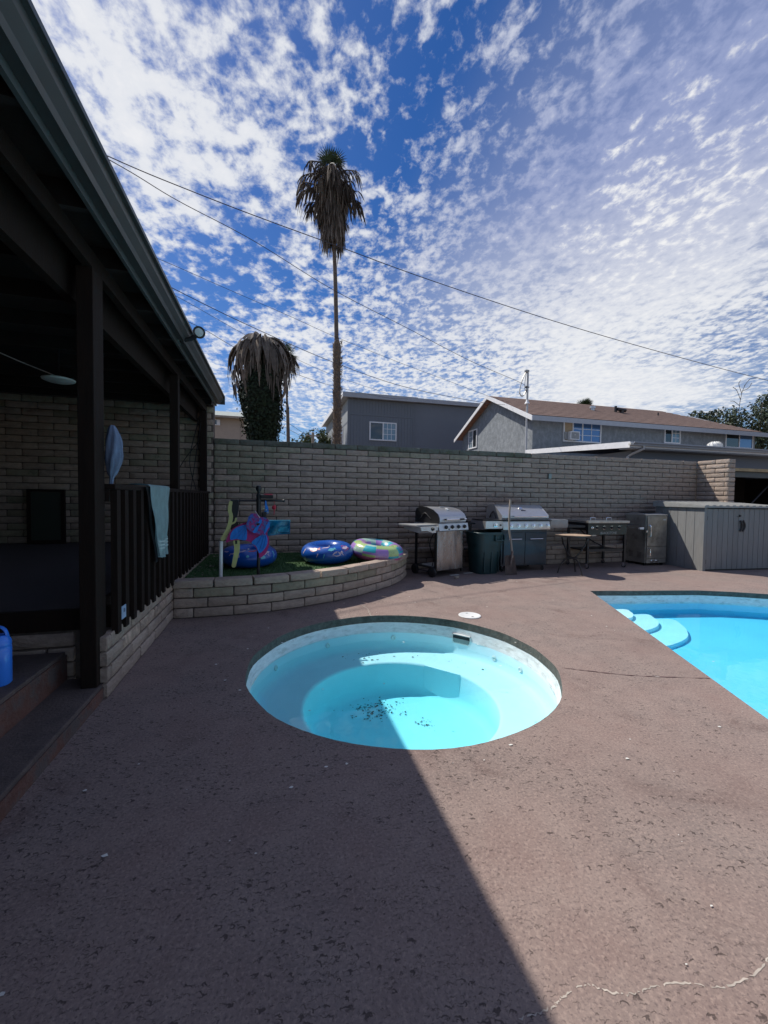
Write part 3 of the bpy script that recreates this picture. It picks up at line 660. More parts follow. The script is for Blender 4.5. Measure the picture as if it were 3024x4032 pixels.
while cnt < 26000:
    x, y = rnd.uniform(-1.05, 2.2), rnd.uniform(4.8, 7.3)
    if not in_poly((x, y), turf_poly): continue
    cnt += 1; a = rnd.uniform(0, 6.28); h = rnd.uniform(.010, .024); l = Vector((math.cos(a), math.sin(a)))*.003; le = (rnd.uniform(-.012, .012), rnd.uniform(-.012, .012))
    bm.faces.new((bm.verts.new((x-l.x, y-l.y, .335)), bm.verts.new((x+l.x, y+l.y, .335)), bm.verts.new((x+le[0], y+le[1], .335+h))))
o = fin('grass', bm, M_turf, smooth='raw'); o['kind'] = 'stuff'; tag(o, 'short green artificial grass filling the curved planter', 'grass')
bm = B()
for i in range(60): speck(bm, (-0.98+abs(rnd.gauss(0, .16)), rnd.uniform(4.95, 7.2), .356), rnd.choice((.01, .016, .022)), rnd, .6)
for i in range(12): speck(bm, (rnd.uniform(-.6, 1.6), rnd.uniform(5.6, 7.2), .356), rnd.choice((.01, .016)), rnd, .6)
o = fin('fallen_leaves', bm, M_boot); o['kind'] = 'stuff'; tag(o, 'dry fallen leaves along the left edge of the planter turf', 'leaves')

# ================================================================== PATIO PLATFORM + COVER
pf = thing('patio_platform', 'raised patio platform with block face and dark edge board', 'platform', (-1.03, 2.93, 0))
fin('mortar_core', bx(-5.0, -0.022, 0.20, 4.395, -0.05, 0.41), M_mortar, pf)
brick_run(pf, Vector((0, 0, 0)) + Vector((0, 0.015, 0)), (0, 1), 4.36, 0.0, 4, start=.12, limit=300, rnd=random.Random(15), kindf=lambda k, x: 'p' if random.random() < .35 else 'n')
brick_run(pf, Vector((-3.6, 0.17, 0)), (1, 0), 3.36, 0.0, 4, start=.05, limit=300, rnd=random.Random(16))
fin('edge_board', bx(-4.9, -0.19, 0.165, 0.205, 0.42, 0.552), M_wood, pf)
fin('edge_board', bx(-0.10, -0.045, 0.21, 4.39, 0.412, 0.55), M_wood, pf)
fin('floor_slab', bx(-5.0, -0.102, 0.207, 4.39, 0.43, 0.556), mat('patio_floor', (0.055, 0.048, 0.050), 0.85, var=0.25, vscale=5, bump=0.3), pf)

def step_obj(label, x1, z1, x0):
    st = thing('concrete_step', label, 'step', (x1, 3.08, 0))
    fin('tread', bx(x0-x1, -0.003, -9.0, 0.0, -.05, z1, bev=.008), M_concst, st)
    fin('riser_paint', bx(-0.001, 0.0045, -9.0, -0.0, 0.0, z1-.022), M_concred, st)
    return st
s1 = step_obj('lower wide concrete step with worn red edge beside the deck', -1.055, 0.10, -1.6)
s2 = step_obj('upper concrete step with worn red edge under the blue bottle', -1.31, 0.285, -3.5)

cov = thing('patio_cover', 'dark wooden patio cover with gutter along its eave at the left', 'patio roof', (-1.07, 0, 0))
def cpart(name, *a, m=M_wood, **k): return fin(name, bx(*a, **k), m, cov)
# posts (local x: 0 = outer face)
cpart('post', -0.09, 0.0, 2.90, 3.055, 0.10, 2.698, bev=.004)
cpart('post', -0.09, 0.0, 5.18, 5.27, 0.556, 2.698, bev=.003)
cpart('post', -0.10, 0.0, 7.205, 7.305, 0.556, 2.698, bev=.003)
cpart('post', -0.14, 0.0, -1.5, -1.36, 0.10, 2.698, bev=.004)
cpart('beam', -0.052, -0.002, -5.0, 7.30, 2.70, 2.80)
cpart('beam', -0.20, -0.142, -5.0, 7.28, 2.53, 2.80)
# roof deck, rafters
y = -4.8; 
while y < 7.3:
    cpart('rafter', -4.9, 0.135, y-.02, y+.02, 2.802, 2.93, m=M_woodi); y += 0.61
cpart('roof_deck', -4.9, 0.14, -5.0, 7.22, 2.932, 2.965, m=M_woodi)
cpart('light_gap_block', -4.9, 0.08, 7.222, 7.345, 2.81, 2.96, m=M_woodi)  # added block closing the roof-to-wall gap so no sun leaks in
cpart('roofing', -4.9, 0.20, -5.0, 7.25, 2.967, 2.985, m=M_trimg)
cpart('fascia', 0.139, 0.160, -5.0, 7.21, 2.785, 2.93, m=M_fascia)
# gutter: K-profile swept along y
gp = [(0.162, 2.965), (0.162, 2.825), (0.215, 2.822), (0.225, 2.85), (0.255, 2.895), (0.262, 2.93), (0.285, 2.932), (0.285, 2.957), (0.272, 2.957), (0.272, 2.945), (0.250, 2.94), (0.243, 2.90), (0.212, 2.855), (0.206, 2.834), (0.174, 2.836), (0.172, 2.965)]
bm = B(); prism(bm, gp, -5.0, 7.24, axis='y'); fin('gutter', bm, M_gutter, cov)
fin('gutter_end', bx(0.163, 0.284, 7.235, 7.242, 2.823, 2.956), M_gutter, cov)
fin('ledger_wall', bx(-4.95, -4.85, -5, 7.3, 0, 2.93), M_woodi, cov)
cpart('closing_end_wall', -4.9, 0.0, -5.06, -5.0, 0, 2.93, m=M_woodi)  # unseen wall added behind the camera to keep the patio interior dark
# railing: rails and balusters
rail = thing('railing', 'dark brown wooden railing with vertical balusters on the patio edge', 'railing', (-1.07, 3.07, 0))
fin('top_rail', bx(-.06, .055, 0.0, 4.13, 1.352, 1.388, bev=.004), M_wood, rail)
fin('sub_rail', bx(-.02, .018, 0.0, 4.13, 1.27, 1.350), M_wood, rail)
fin('bottom_rail', bx(-.02, .018, 0.0, 4.13, 0.58, 0.64), M_wood, rail)
by = [0.02, .175, .345, .53, .70, .87, 1.04, 1.21, 1.38, 1.56, 1.745, 1.93, 2.115, 2.30, 2.48, 2.66, 2.84, 3.02, 3.20, 3.38, 3.56, 3.74, 3.92]
b0 = fin('baluster', bx(.019, .058, 0.0, .068, 0.375, 1.350), M_wood, rail, loc=(0, by[0], 0))
for i, yy in enumerate(by[1:]):
    inst('baluster', b0.data, rail, (0.001*(i % 3), yy, (i % 4)*.004), random.uniform(-.02, .02))
# ceiling lamp with cord
lp = thing('hanging_lamp', 'pale oval lamp hanging below the patio ceiling', 'lamp', (-2.16, 5.0, 2.50))
bm = B(); lathe(bm, [(0.0005, -.03), (.10, -.025), (.14, -.01), (.145, 0.005), (.10, .02), (.03, .03), (0.0005, .032)], 28); fin('shade', bm, M_lamp, lp, smooth=True)
fin('stem', tb([(0, 0, .03), (0, 0, .30)], .01), M_black, lp)
fin('cord', tb(catmull([(-.7, 0.0, .31), (-.35, 0, .16), (-.02, 0, .035)], 6), .006, 6), M_white, lp)
# flood light on the fascia
fl = thing('flood_light', 'round security flood light mounted on the patio fascia', 'light', (-0.905, 4.42, 2.86))
fin('mount_plate', bx(-.004, .012, -.05, .05, -.05, .05, bev=.004), mat('teal_gray_plate', (0.16, 0.21, 0.21), 0.5), fl)
fin('body', bx(.012, .05, -.03, .03, -.05, .0, bev=.008), M_blackp, fl)
bm = B(); tube(bm, [(.05, 0, -.02), (.11, 0, .0), (.17, -.02, .03)], [.02, .022, .02], 10); fin('arm', bm, M_blackp, fl, smooth=True)
bm = B(); lathe(bm, [(.02, .05), (.045, .035), (.058, 0.0), (.052, 0.0)], 24)
rot = Vector((.35, -.90, -.25)).to_track_quat('-Z', 'Y').to_matrix().to_4x4(); mt = Matrix.Translation((.19, -.03, .06)) @ rot
bmesh.ops.transform(bm, matrix=mt, verts=bm.verts); fin('lamp_head', bm, M_blackp, fl, smooth=True)
bm = B(); lathe(bm, [(.0005, -.004), (.03, -.003), (.048, .003), (.048, .008)], 24); bmesh.ops.transform(bm, matrix=mt, verts=bm.verts); fin('lens', bm, M_lamp, fl, smooth=True)
# towel over the rail
def cloth(nx, nz, fn):
    bm = B(); g = [[bm.verts.new(fn(i/nx, k/nz)) for k in range(nz+1)] for i in range(nx+1)]
    for i in range(nx):
        for k in range(nz): bm.faces.new((g[i][k], g[i+1][k], g[i+1][k+1], g[i][k+1]))
    return bm
tw_ = thing('towel', 'teal towel with pale stripes hung over the patio railing', 'towel', (-1.02, 3.66, 1.39))
def tfn(u, v, o=0.0):
    L = 1.0; s = v*0.86
    wdt = 0.60 - 0.28*max(0, v-.2)
    yy = 0.0 + 0.29*v**1.2 + u*(0.74-0.40*v) + 0.012*math.sin(u*9+v*3)
    foldx = 0.010*math.sin(u*22+v*2) + 0.006*math.sin(u*41)
    if v < 0.16:      # over the rail top
        a = v/0.16; return Vector((-.115+a*.155, yy, .012+.008*math.sin(a*3.14)))
    d = (v-0.16)/0.84; drop = 0.60*d + 0.05*d*math.sin(u*2.6+.3) 
    return Vector((0.042+foldx*(.3+d)+o+.004*math.sin(v*13), yy, .008-drop))
bm = cloth(44, 40, tfn); bmesh.ops.solidify(bm, geom=bm.faces[:], thickness=0.006); fin('terry_cloth', bm, M_towel, tw_, smooth='full')
for v0 in (.80, .84, .88):
    bm = cloth(44, 1, lambda u, v, v0=v0: tfn(u, v0+v*.014, .0065)); fin('stripe', bm, M_towels, tw_, smooth='full')
bm = cloth(6, 20, lambda u, v: Vector((0.030+.006*math.sin(v*9), -0.015+u*.07+v*.27, .0-.66*v)))
bmesh.ops.solidify(bm, geom=bm.faces[:], thickness=0.004); fin('under_layer', bm, M_black, tw_, smooth='full')
# twisted blue cloth hanging on post
bm = B(); ringz = 22; prev = None
for i in range(ringz+1):
    v = i/ringz; r = .012+.040*math.sin(math.pi*min(1, v*1.15))**.7*(1 if v < .82 else .5); z = -.40*v; cx = 0.012*math.sin(v*4)
    cur = []
    for k in range(20):
        a = 2*math.pi*k/20; rr = r*(1+.22*math.sin(a*6+v*7)); cur.append(bm.verts.new((cx+rr*math.cos(a)*.9, rr*math.sin(a), z)))
    if prev:
        for k in range(20): bm.faces.new((prev[k], prev[(k+1) % 20], cur[(k+1) % 20], cur[k]))
    prev = cur
cl_ = fin('hanging_cloth', bm, M_cloth, loc=(-1.045, 3.115, 1.78), smooth='full'); tag(cl_, 'twisted faded blue cloth hanging from the front patio post', 'cloth')
# outlet cover low on platform
o = thing('outlet_cover', 'pale blue outlet cover low on the patio platform edge', 'outlet', (-1.012, 3.19, .50))
fin('cover_plate', bx(0, .006, -.04, .04, -.045, .045, bev=.002), mat('pale_blue_plate', (0.34, 0.46, 0.62), 0.4), o); fin('socket', bx(.006, .009, -.012, .012, .0, .025), M_cloth, o)
# board leaning on the patio wall
o = thing('framed_board', 'dark framed board leaning against the patio back wall', 'board', (-3.28, 7.16, .56))
fin('panel', bx(-.19, .19, 0.01, .03, .06, .78), mat('dark_green_board', (0.03, 0.04, 0.03), 0.7), o)
fr = B(); box(fr, -.24, -.191, 0, .04, 0, .82); box(fr, .191, .24, 0, .04, 0, .82); box(fr, -.19, .19, 0, .04, .781, .82); box(fr, -.19, .19, 0, .04, 0, .059); fin('frame', fr, M_wood, o)
# ropes by the far post
for i, pp in enumerate(([(-1.22, 7.2, 1.40), (-1.32, 7.22, 1.9), (-1.17, 7.2, 2.6)], [(-1.30, 7.18, 1.39), (-1.24, 7.2, 1.85), (-1.15, 7.2, 2.5)], [(-1.62, 7.2, 1.42), (-1.42, 7.2, 1.85), (-1.18, 7.2, 2.2)])):
    oo = fin('rope', tb(catmull(pp, 8), .006, 6), M_black); tag(oo, ('nearly straight dark rope beside the far patio post', 'dark cord crossing the rope near the far patio post', 'slanting dark cord furthest left of the far patio post')[i], 'rope')
# bottle
bt = thing('water_bottle', 'bright blue insulated water bottle with loop handle on the upper step', 'bottle', (-1.455, 2.60, .286))
bm = B(); lathe(bm, [(.0005, 0), (.042, 0), (.047, .008), (.0475, .20), (.046, .205), (.0475, .21), (.047, .235), (.036, .262), (.030, .268), (.0005, .27)], 32); fin('body', bm, M_blue, bt, smooth=True)
fin('handle', tb([(.035*math.cos(R(a)), 0, .262+.052*math.sin(R(a))) for a in range(0, 181, 15)], .006, 8, flat=1.6), M_blue, bt, smooth=True)
bt.scale = (1.22, 1.22, 1.0); bt.location = (-1.43, 2.625, .286)

# ================================================================== THINGS ON THE PLANTER
TZ = 0.345
st = thing('display_stand', 'black metal stand with crossbars holding pool toys in the planter', 'stand', (-0.17, 4.95, 0.34))
fin('pole', tb([(0, 0, 0), (0, 0, .99)], .019, 12), M_black, st, smooth=True)
bm = B(); lathe(bm, [(.0005, .985), (.02, .985), (.022, 1.0), (.015, 1.01), (.016, 1.03), (.030, 1.05), (.034, 1.075), (.028, 1.10), (.0005, 1.108)], 16); fin('finial', bm, M_black, st, smooth=True)
fin('crossbar', tb([(-.31, 0.03, .925), (.28, 0.03, .93)], .012, 10), M_black, st, smooth=True)
fin('crossbar', tb([(-.30, 0.03, .64), (.02, 0.03, .65)], .011, 10), M_black, st, smooth=True)
bm = B(); lathe(bm, [(.0005, -.014), (.014, -.012), (.018, 0), (.014, .012), (.0005, .014)], 12); bmesh.ops.transform(bm, matrix=Matrix.Translation((.285, .03, .93)) @ Matrix.Rotation(R(90), 4, 'Y'), verts=bm.verts); fin('bar_end', bm, M_black, st, smooth=True)
fin('shelf', bx(.02, .165, -.05, .06, .955, .995, bev=.01), M_blackp, st)
fin('sleeve', tb([(0, 0, .62), (0, 0, 1.0)], .026, 12), M_blackp, st, smooth=True)
fin('clamp', bx(.03, .09, -.03, .03, .66, .80, bev=.015), M_blackp, st)
bm = B(); box(bm, .0, .11, -.03, .02, .60, .68, bev=.02); fin('bracket', bm, M_blackp, st)
bm = B(); lathe(bm, [(.0005, 0), (.05, 0), (.055, .006), (.045, .012), (.0005, .013)], 24)
o = fin('red_disc', bm, M_red, loc=(-0.065, 4.95, 1.337), smooth=True); tag(o, 'small flat red disc lying on the black stand shelf', 'toy')
# black upper arms on left with yellow bands
def strip(pts, w, th, m, name, parent, dirv=(0, 1, 0)):
    c = catmull(pts, 8); bm = B(); prev = None; dv = Vector(dirv); n = len(c)
    for i, p in enumerate(c):
        d = (c[min(i+1, n-1)]-c[max(i-1, 0)]).normalized(); nn = d.cross(dv).normalized(); ww = w[0]+(w[1]-w[0])*i/(n-1) if isinstance(w, tuple) else w
        if i in (0, n-1): ww *= .6
        cur = [bm.verts.new(p+nn*ww/2-dv*th/2), bm.verts.new(p+nn*ww/2+dv*th/2), bm.verts.new(p-nn*ww/2+dv*th/2), bm.verts.new(p-nn*ww/2-dv*th/2)]
        if prev:
            for q in range(4): bm.faces.new((prev[q], prev[(q+1) % 4], cur[(q+1) % 4], cur[q]))
        else: bm.faces.new(cur)
        prev = cur
    bm.faces.new(prev[::-1]); return fin(name, bm, m, parent, smooth=True)
hs_ = thing('pool_handle', 'curved yellow and black handle hanging from the left end of the stand', 'handle', (-0.47, 4.94, 0.80))
strip([(.0, 0, .46), (-.015, 0, .36), (.0, 0, .27), (-.04, 0, .12), (-.10, 0, .01)], (.036, .046), .022, M_yellow, 'yellow_band', hs_)
strip([(.035, .012, .475), (.045, .012, .40), (.035, .012, .30), (.01, .012, .19)], (.085, .05), .03, M_blackp, 'black_grip', hs_)
strip([(.055, -.005, .27), (.04, -.005, .22), (-.02, -.005, .19)], (.02, .02), .02, M_yellow, 'yellow_hook', hs_)
hs2 = thing('pool_handle', 'long yellow band hanging below the mermaid tail', 'handle', (-0.45, 4.93, 0.5))
strip([(.005, 0.02, .52), (.02, 0.02, .44), (.05, 0.02, .36)], (.10, .07), .03, M_blackp, 'black_grip', hs2)
strip([(.03, 0, .36), (.045, 0, .22), (.03, 0, .12), (.005, 0, .0)], (.07, .045), .02, M_yellow, 'yellow_band', hs2)
fin('slot', bx(.025, .048, -.014, -.0102, .27, .31), M_blackp, hs2)
o = fin('white_pole', tb([(0, 0, 0), (.004, .0, .46)], .021, 12), M_white, loc=(-0.585, 4.96, .34), smooth=True); tag(o, 'short white plastic pole standing under the yellow handle', 'pole')
# mermaid tail fin: two lobes
tail = thing('mermaid_fin', 'blue mermaid tail fin with magenta edging hung on the stand', 'fin', (-0.20, 4.90, 0.80))
def outline(pts, m, name, y0, y1, parent):
    c = catmull([(p[0], p[1], 0) for p in pts] + [(pts[0][0], pts[0][1], 0)], 5)[:-1]; bm = B(); prism(bm, [(v.x, v.y) for v in c], y0, y1, axis='y'); return fin(name, bm, m, parent)
sx_ = lambda a, b_: ((a-805)*0.211*.00306 + 0.03, (1659-b_)*.211*.00306 - 0.365)
def ol_(px): return [sx_(*p) for p in px]
outline(ol_([(640, 735), (480, 800), (360, 880), (290, 1000), (262, 1110), (330, 1085), (480, 1065), (600, 1085), (680, 1120), (760, 1210), (815, 1330), (830, 1395), (930, 1320), (985, 1180), (985, 1040), (930, 900), (800, 780)]), M_magenta, 'tail_cloth', 0.0, 0.016, tail)
outline(ol_([(600, 790), (480, 825), (390, 880), (340, 960), (335, 1060), (440, 1048), (590, 1072), (612, 960)]), M_finblue, 'fin_panel', -0.006, -0.001, tail)
outline(ol_([(930, 960), (820, 1000), (690, 1110), (770, 1190), (820, 1310), (900, 1250), (955, 1150), (960, 1050)]), M_finblue, 'fin_panel', -0.006, -0.001, tail)
for a_, b_ in (((590, 800), (350, 1050)), ((600, 830), (430, 1045)), ((610, 860), (520, 1052)), ((900, 985), (810, 1290)), ((860, 1000), (760, 1170)), ((930, 1000), (880, 1240))):
    p, q = sx_(*a_), sx_(*b_); fin('seam', tb(catmull([(p[0], -.008, p[1]), ((p[0]+q[0])/2+.006, -.009, (p[1]+q[1])/2), (q[0], -.008, q[1])], 5), .0018, 5), M_bluetube, tail)
vest = thing('swim_vest', 'blue and magenta patterned swim vest hung in front of the stand', 'swim vest', (-0.20, 4.86, 0.80))
M_vest = mat('magenta_scale_cloth', (0.30, 0.035, 0.19), 0.7, var=0.4, vscale=30, dirt=(0.02, 0.14, 0.42), dscale=26, damt=0.9, dth=(0.47, 0.55))
outline(ol_([(680, 590), (760, 600), (840, 655), (910, 665), (985, 715), (1000, 850), (930, 960), (860, 975), (720, 930), (620, 850), (605, 780), (650, 660)]), M_vest, 'front_panel', -0.02, 0.02, vest)
outline(ol_([(830, 700), (870, 720), (820, 830), (770, 930), (715, 920), (770, 820)]), M_finblue, 'zipper_flap', -0.026, -0.021, vest)
outline(ol_([(775, 770), (825, 765), (830, 785), (790, 805)]), M_black, 'buckle', -0.032, -0.027, vest)
fin('strap', tb([(*sx_(750, 545), 0)[:1] + (-.01,) + (sx_(750, 545)[1],), (sx_(830, 670)[0], -.03, sx_(830, 670)[1])], .004, 6), M_print1, vest)
outline(ol_([(640, 650), (700, 600), (720, 640), (640, 740), (620, 760)]), M_bluetube, 'shoulder', -0.024, -0.021, vest)
outline(ol_([(930, 830), (985, 735), (1000, 800), (920, 950), (905, 940)]), M_finblue, 'side_trim', -0.026, -0.021, vest)
bag = thing('plastic_pouch', 'shiny blue plastic pouch with clear window beside the swim vest', 'pouch', (-0.07, 4.90, 0.80))
bm = cloth(14, 8, lambda u, v: Vector((.0+.258*u, .012*math.sin(u*8+v*4), .235+.012*u-(.175-.01*u)*v))); bmesh.ops.solidify(bm, geom=bm.faces[:], thickness=0.008); fin('pouch', bm, M_bag, bag, smooth='full')
bm = cloth(8, 4, lambda u, v: Vector((.12+.125*u, -.006+.010*math.sin((.4+.6*u)*8+v*4), .170-.065*v))); bmesh.ops.solidify(bm, geom=bm.faces[:], thickness=0.003); fin('window', bm, mat('pale_aqua_film', (0.05, 0.38, 0.55), 0.15, var=0.3, vscale=14), bag, smooth='full')
fin('zip_seal', bx(0.0, .258, -.014, -.006, .238, .247), M_print2, bag)
bs_ = fin('blue_strap', strip([(0, 0, .14), (.006, 0, .08), (.012, 0, .03), (.002, 0, -.02)], (.012, .05), .012, M_bag, 'x', None).data.copy() and B(), M_bag) if False else strip([(-.092, 4.955, 1.272), (-.088, 4.955, 1.22), (-.080, 4.955, 1.175), (-.082, 4.955, 1.12)], (.012, .05), .014, M_finblue, 'blue_strap', None)
tag(bs_, 'bright blue strap hanging from the crossbar of the stand', 'strap')
for i, (a_, b_) in enumerate(((885, 510), (935, 535), (958, 575))):
    p = sx_(a_, b_); bm = B(); lathe(bm, [(.0005, -.006), (.009, -.004), (.012, 0), (.009, .004), (.0005, .006)], 10); o = fin('bead', bm, mat('pale_lime', (.55, .62, .3), .5), st, loc=(p[0]-.03, -.02, p[1]+.46), smooth=True)
rt = thing('red_squirter', 'small red toy hanging from the right of the crossbar', 'toy', (0.005, 4.97, 1.19))
fin('string', tb([(0, 0, .07), (0, 0, .02)], .003, 6), M_red, rt)
bm = B(); bmesh.ops.create_icosphere(bm, subdivisions=2, radius=.027)
for v in bm.verts: v.co *= 1+.25*noise.noise(v.co*60)
fin('body', bm, M_red, rt, smooth=True); fin('tail', tb([(0, 0, -.02), (-.003, 0, -.095)], [.006, .003], 6), M_red, rt)
# inner tubes
def tube_ring(name, label, c, R0, r0, m, tilt, decals, ripple=.0, sy_=1.0, cat='pool float', gm=None):
    t_ = thing(name, label, cat, c); t_.rotation_euler = tilt
    bm = B(); na, nb = 64, 22; g = []
    for i in range(na):
        a = 2*math.pi*i/na; row = []
        for k in range(nb):
            b_ = 2*math.pi*k/nb; rr = r0*(1+ripple*abs(math.sin(a*14))*(.7 if math.cos(b_) < 0 else .15))
            row.append(bm.verts.new(((R0+rr*math.cos(b_))*math.cos(a), (R0+rr*math.cos(b_))*math.sin(a)*sy_, rr*.92*math.sin(b_))))
        g.append(row)
    for i in range(na):
        for k in range(nb):
            f = bm.faces.new((g[i][k], g[(i+1) % na][k], g[(i+1) % na][(k+1) % nb], g[i][(k+1) % nb]))
            if isinstance(m, list):
                b_ = 2*math.pi*(k+.5)/nb
                if math.sin(b_) < -.25: f.material_index = 0
                else:
                    v = noise.cell(Vector((int(i/5)*1.7+.3, int((k+(i//5) % 3)/3)*2.3+.7, 4.1))); f.material_index = 1+int(abs(v)*9973) % (len(m)-1)
    fin('ring', bm, m, t_, smooth='full')
    for (a0, b0, shp, scl, dm, rot_) in decals:
        bm = B(); pts = []
        for (x, y) in shp:
            x, y = x*scl, y*scl; x, y = x*math.cos(rot_)-y*math.sin(rot_), x*math.sin(rot_)+y*math.cos(rot_)
            b_ = b0 + y/r0; a = a0 + x/(R0+r0*math.cos(b0)); rr = r0*1.012+.001
            pts.append(((R0+rr*math.cos(b_))*math.cos(a), (R0+rr*math.cos(b_))*math.sin(a)*sy_, rr*.92*math.sin(b_)))
        cc = sum((Vector(p) for p in pts), Vector())/len(pts)
        bcen = bm.verts.new(cc + Vector((math.cos(a0)*math.cos(b0), math.sin(a0)*math.cos(b0), math.sin(b0)))*.004); vs = [bm.verts.new(p) for p in pts]
        for i in range(len(vs)): bm.faces.new((bcen, vs[i], vs[(i+1) % len(vs)]))
        fin('print', bm, dm, t_, smooth='full')
    bm = B(); lathe(bm, [(.010, 0), (.010, .012), (.0005, .014)], 10); bmesh.ops.transform(bm, matrix=Matrix.Translation((0, -R0*.9*sy_, r0*.9)), verts=bm.verts); fin('valve', bm, M_white, t_)
    return t_
fish = [(-1, 0), (-.55, .45), (0, .6), (.5, .35), (.8, .1), (1.2, .5), (1.35, .1), (1.15, -.1), (1.25, -.55), (.8, -.2), (.4, -.45), (-.3, -.5)]
blob = [(-1, -.2), (-.6, .25), (0, .1), (.5, .4), (1, .25), (.7, -.05), (.2, -.2), (-.4, -.1)]
shell = [(-.6, -.5), (-.7, .1), (-.3, .6), (.2, .65), (.6, .2), (.6, -.4), (0, -.5)]
starf = [(math.cos(6.283*i/10)*(1 if i % 2 == 0 else .45), math.sin(6.283*i/10)*(1 if i % 2 == 0 else .45)) for i in range(10)]
F = -math.pi/2
d1 = [(F-.55, .75, blob, .075, M_print1, .5), (F-.25, 1.05, blob, .06, M_print1, .4), (F-.35, .45, shell, .04, M_print1, 0), (F+.0, .45, shell, .03, M_print2, 0), (F+.75, .75, starf, .065, M_print1, 0), (F+.55, .25, shell, .05, M_print2, 0), (F+1.1, .35, blob, .06, M_print2, 1.2), (F+.2, 1.1, blob, .06, M_print3, 0), (F-1.0, .8, blob, .05, M_print1, 0)]
tube_ring('inner_tube', 'blue inner tube under the mermaid tail at the left of the planter', (-0.33, 6.00, .485), .245, .135, M_bluetube, (R(3), 0, 0), d1, .05)
d2 = [(F-.7, .9, fish, .07, M_print3, .4), (F-.68, .85, blob, .055, M_print1, .5), (F+.05, .95, fish, .055, M_print2, .3), (F+.25, .35, fish, .075, M_print1, .1), (F+.75, .95, shell, .10, M_print3, .2), (F+.72, .92, fish, .055, M_print1, .1), (F-.25, .2, blob, .035, M_print2, 1.2), (F-.5, .25, blob, .035, M_print1, 1.1), (F-1.2, .5, blob, .05, M_print1, 1.3), (F-.2, 1.3, blob, .06, M_print1, .2), (F+1.2, .6, blob, .05, M_print2, 1.2), (2.2, 1.0, shell, .06, M_print3, 0), (1.6, .9, shell, .05, M_print1, 0), (1.0, 1.1, shell, .05, M_print3, 0)]
tube_ring('inner_tube', 'blue inner tube printed with sea animals in the middle of the planter', (0.79, 6.16, .490), .255, .14, M_bluetube, (R(5), R(-2), 0), d2, .05)
M_pk = [mat('pink_vinyl', (0.55, 0.10, 0.32), 0.3, coat=.4), mat('lilac_print', (0.40, 0.22, 0.55), .3, coat=.4), mat('mauve_print', (0.52, 0.33, 0.52), .3, coat=.4), mat('lime_vinyl', (0.42, 0.58, 0.22), .3, coat=.4), mat('teal_vinyl', (0.03, 0.42, 0.50), .3, coat=.4), mat('pale_mint_vinyl', (0.42, 0.60, 0.50), .3, coat=.4)]
tube_ring('inner_tube', 'pink inner tube with purple and lime patches near the planter end', (1.57, 6.18, .500), .285, .135, M_pk, (R(6), R(5), 0), [(F+1.0, .9, shell, .09, M_print5, 0)], .0)

# ================================================================== GRILLS
def knob(parent, x, y, z, r=.025, m=M_black, tilt=0.0):
    k = B(); lathe(k, [(r*1.35, 0), (r*1.35, .004), (r, .006), (r*.92, .028), (.0005, .03)], 16)
    bmesh.ops.transform(k, matrix=Matrix.Translation((x, y, z)) @ Matrix.Rotation(R(90)+tilt, 4, 'X'), verts=k.verts); o = fin('knob', k, m, parent, smooth=True)
    k = B(); lathe(k, [(r*1.5, 0), (r*1.5, .003), (r*1.2, .0035)], 16); bmesh.ops.transform(k, matrix=Matrix.Translation((x, y+.0005, z)) @ Matrix.Rotation(R(90)+tilt, 4, 'X'), verts=k.verts); fin('bezel', k, M_chrome, o)
def hood(parent, x0, x1, prof, m, mend, th=.02):
    bm = B(); prism(bm, prof, x0+th, x1-th, axis='x'); o = fin('lid', bm, m, parent, smooth=True)
    for a, b_ in ((x0, x0+th), (x1-th, x1)):
        pr_ = [(p[0], p[1]) for p in prof]; bm = B(); cx = sum(p[0] for p in pr_)/len(pr_); cz = sum(p[1] for p in pr_)/len(pr_)
        prism(bm, [(cx+(p[0]-cx)*1.02, cz+(p[1]-cz)*1.02) for p in pr_], a, b_-.0005, axis='x'); fin('lid_end', bm, mend, parent, smooth=True)
    return o
def wheel(parent, x, y, r, w, m=M_blackp, rotz=0.0, name='wheel'):
    bm = B(); lathe(bm, [(r*.25, -w/2), (r*.8, -w/2), (r, -w*.3), (r, w*.3), (r*.8, w/2), (r*.25, w/2)], 24)
    bmesh.ops.transform(bm, matrix=Matrix.Translation((x, y, r)) @ Matrix.Rotation(rotz, 4, 'Z') @ Matrix.Rotation(R(90), 4, 'Y'), verts=bm.verts); o = fin(name, bm, m, parent, smooth=True)
    bm = B()
    for i in range(6):
        a = i*math.pi/3; tube(bm, [(0, 0, 0), (r*.8*math.cos(a), r*.8*math.sin(a), 0)], .006, 5)
    bmesh.ops.transform(bm, matrix=Matrix.Translation((x, y, r)) @ Matrix.Rotation(rotz, 4, 'Z') @ Matrix.Rotation(R(90), 4, 'Y'), verts=bm.verts); fin('spokes', bm, m, o)
def caster(parent, x, y, r=.035, h=.10, rz=.3):
    bm = B(); lathe(bm, [(r*.3, -.012), (r*.85, -.012), (r, -.006), (r, .006), (r*.85, .012), (r*.3, .012)], 18)
    bmesh.ops.transform(bm, matrix=Matrix.Translation((x, y, r)) @ Matrix.Rotation(rz, 4, 'Z') @ Matrix.Rotation(R(90), 4, 'Y'), verts=bm.verts); o = fin('caster', bm, M_blackp, parent, smooth=True)
    bm = B(); box(bm, -.018, -.014, -.02, .02, r*.6, h); box(bm, .014, .018, -.02, .02, r*.6, h); box(bm, -.02, .02, -.022, .022, h-.012, h)
    bmesh.ops.transform(bm, matrix=Matrix.Translation((x, y, 0)) @ Matrix.Rotation(rz, 4, 'Z'), verts=bm.verts); fin('fork', bm, M_chrome, o)
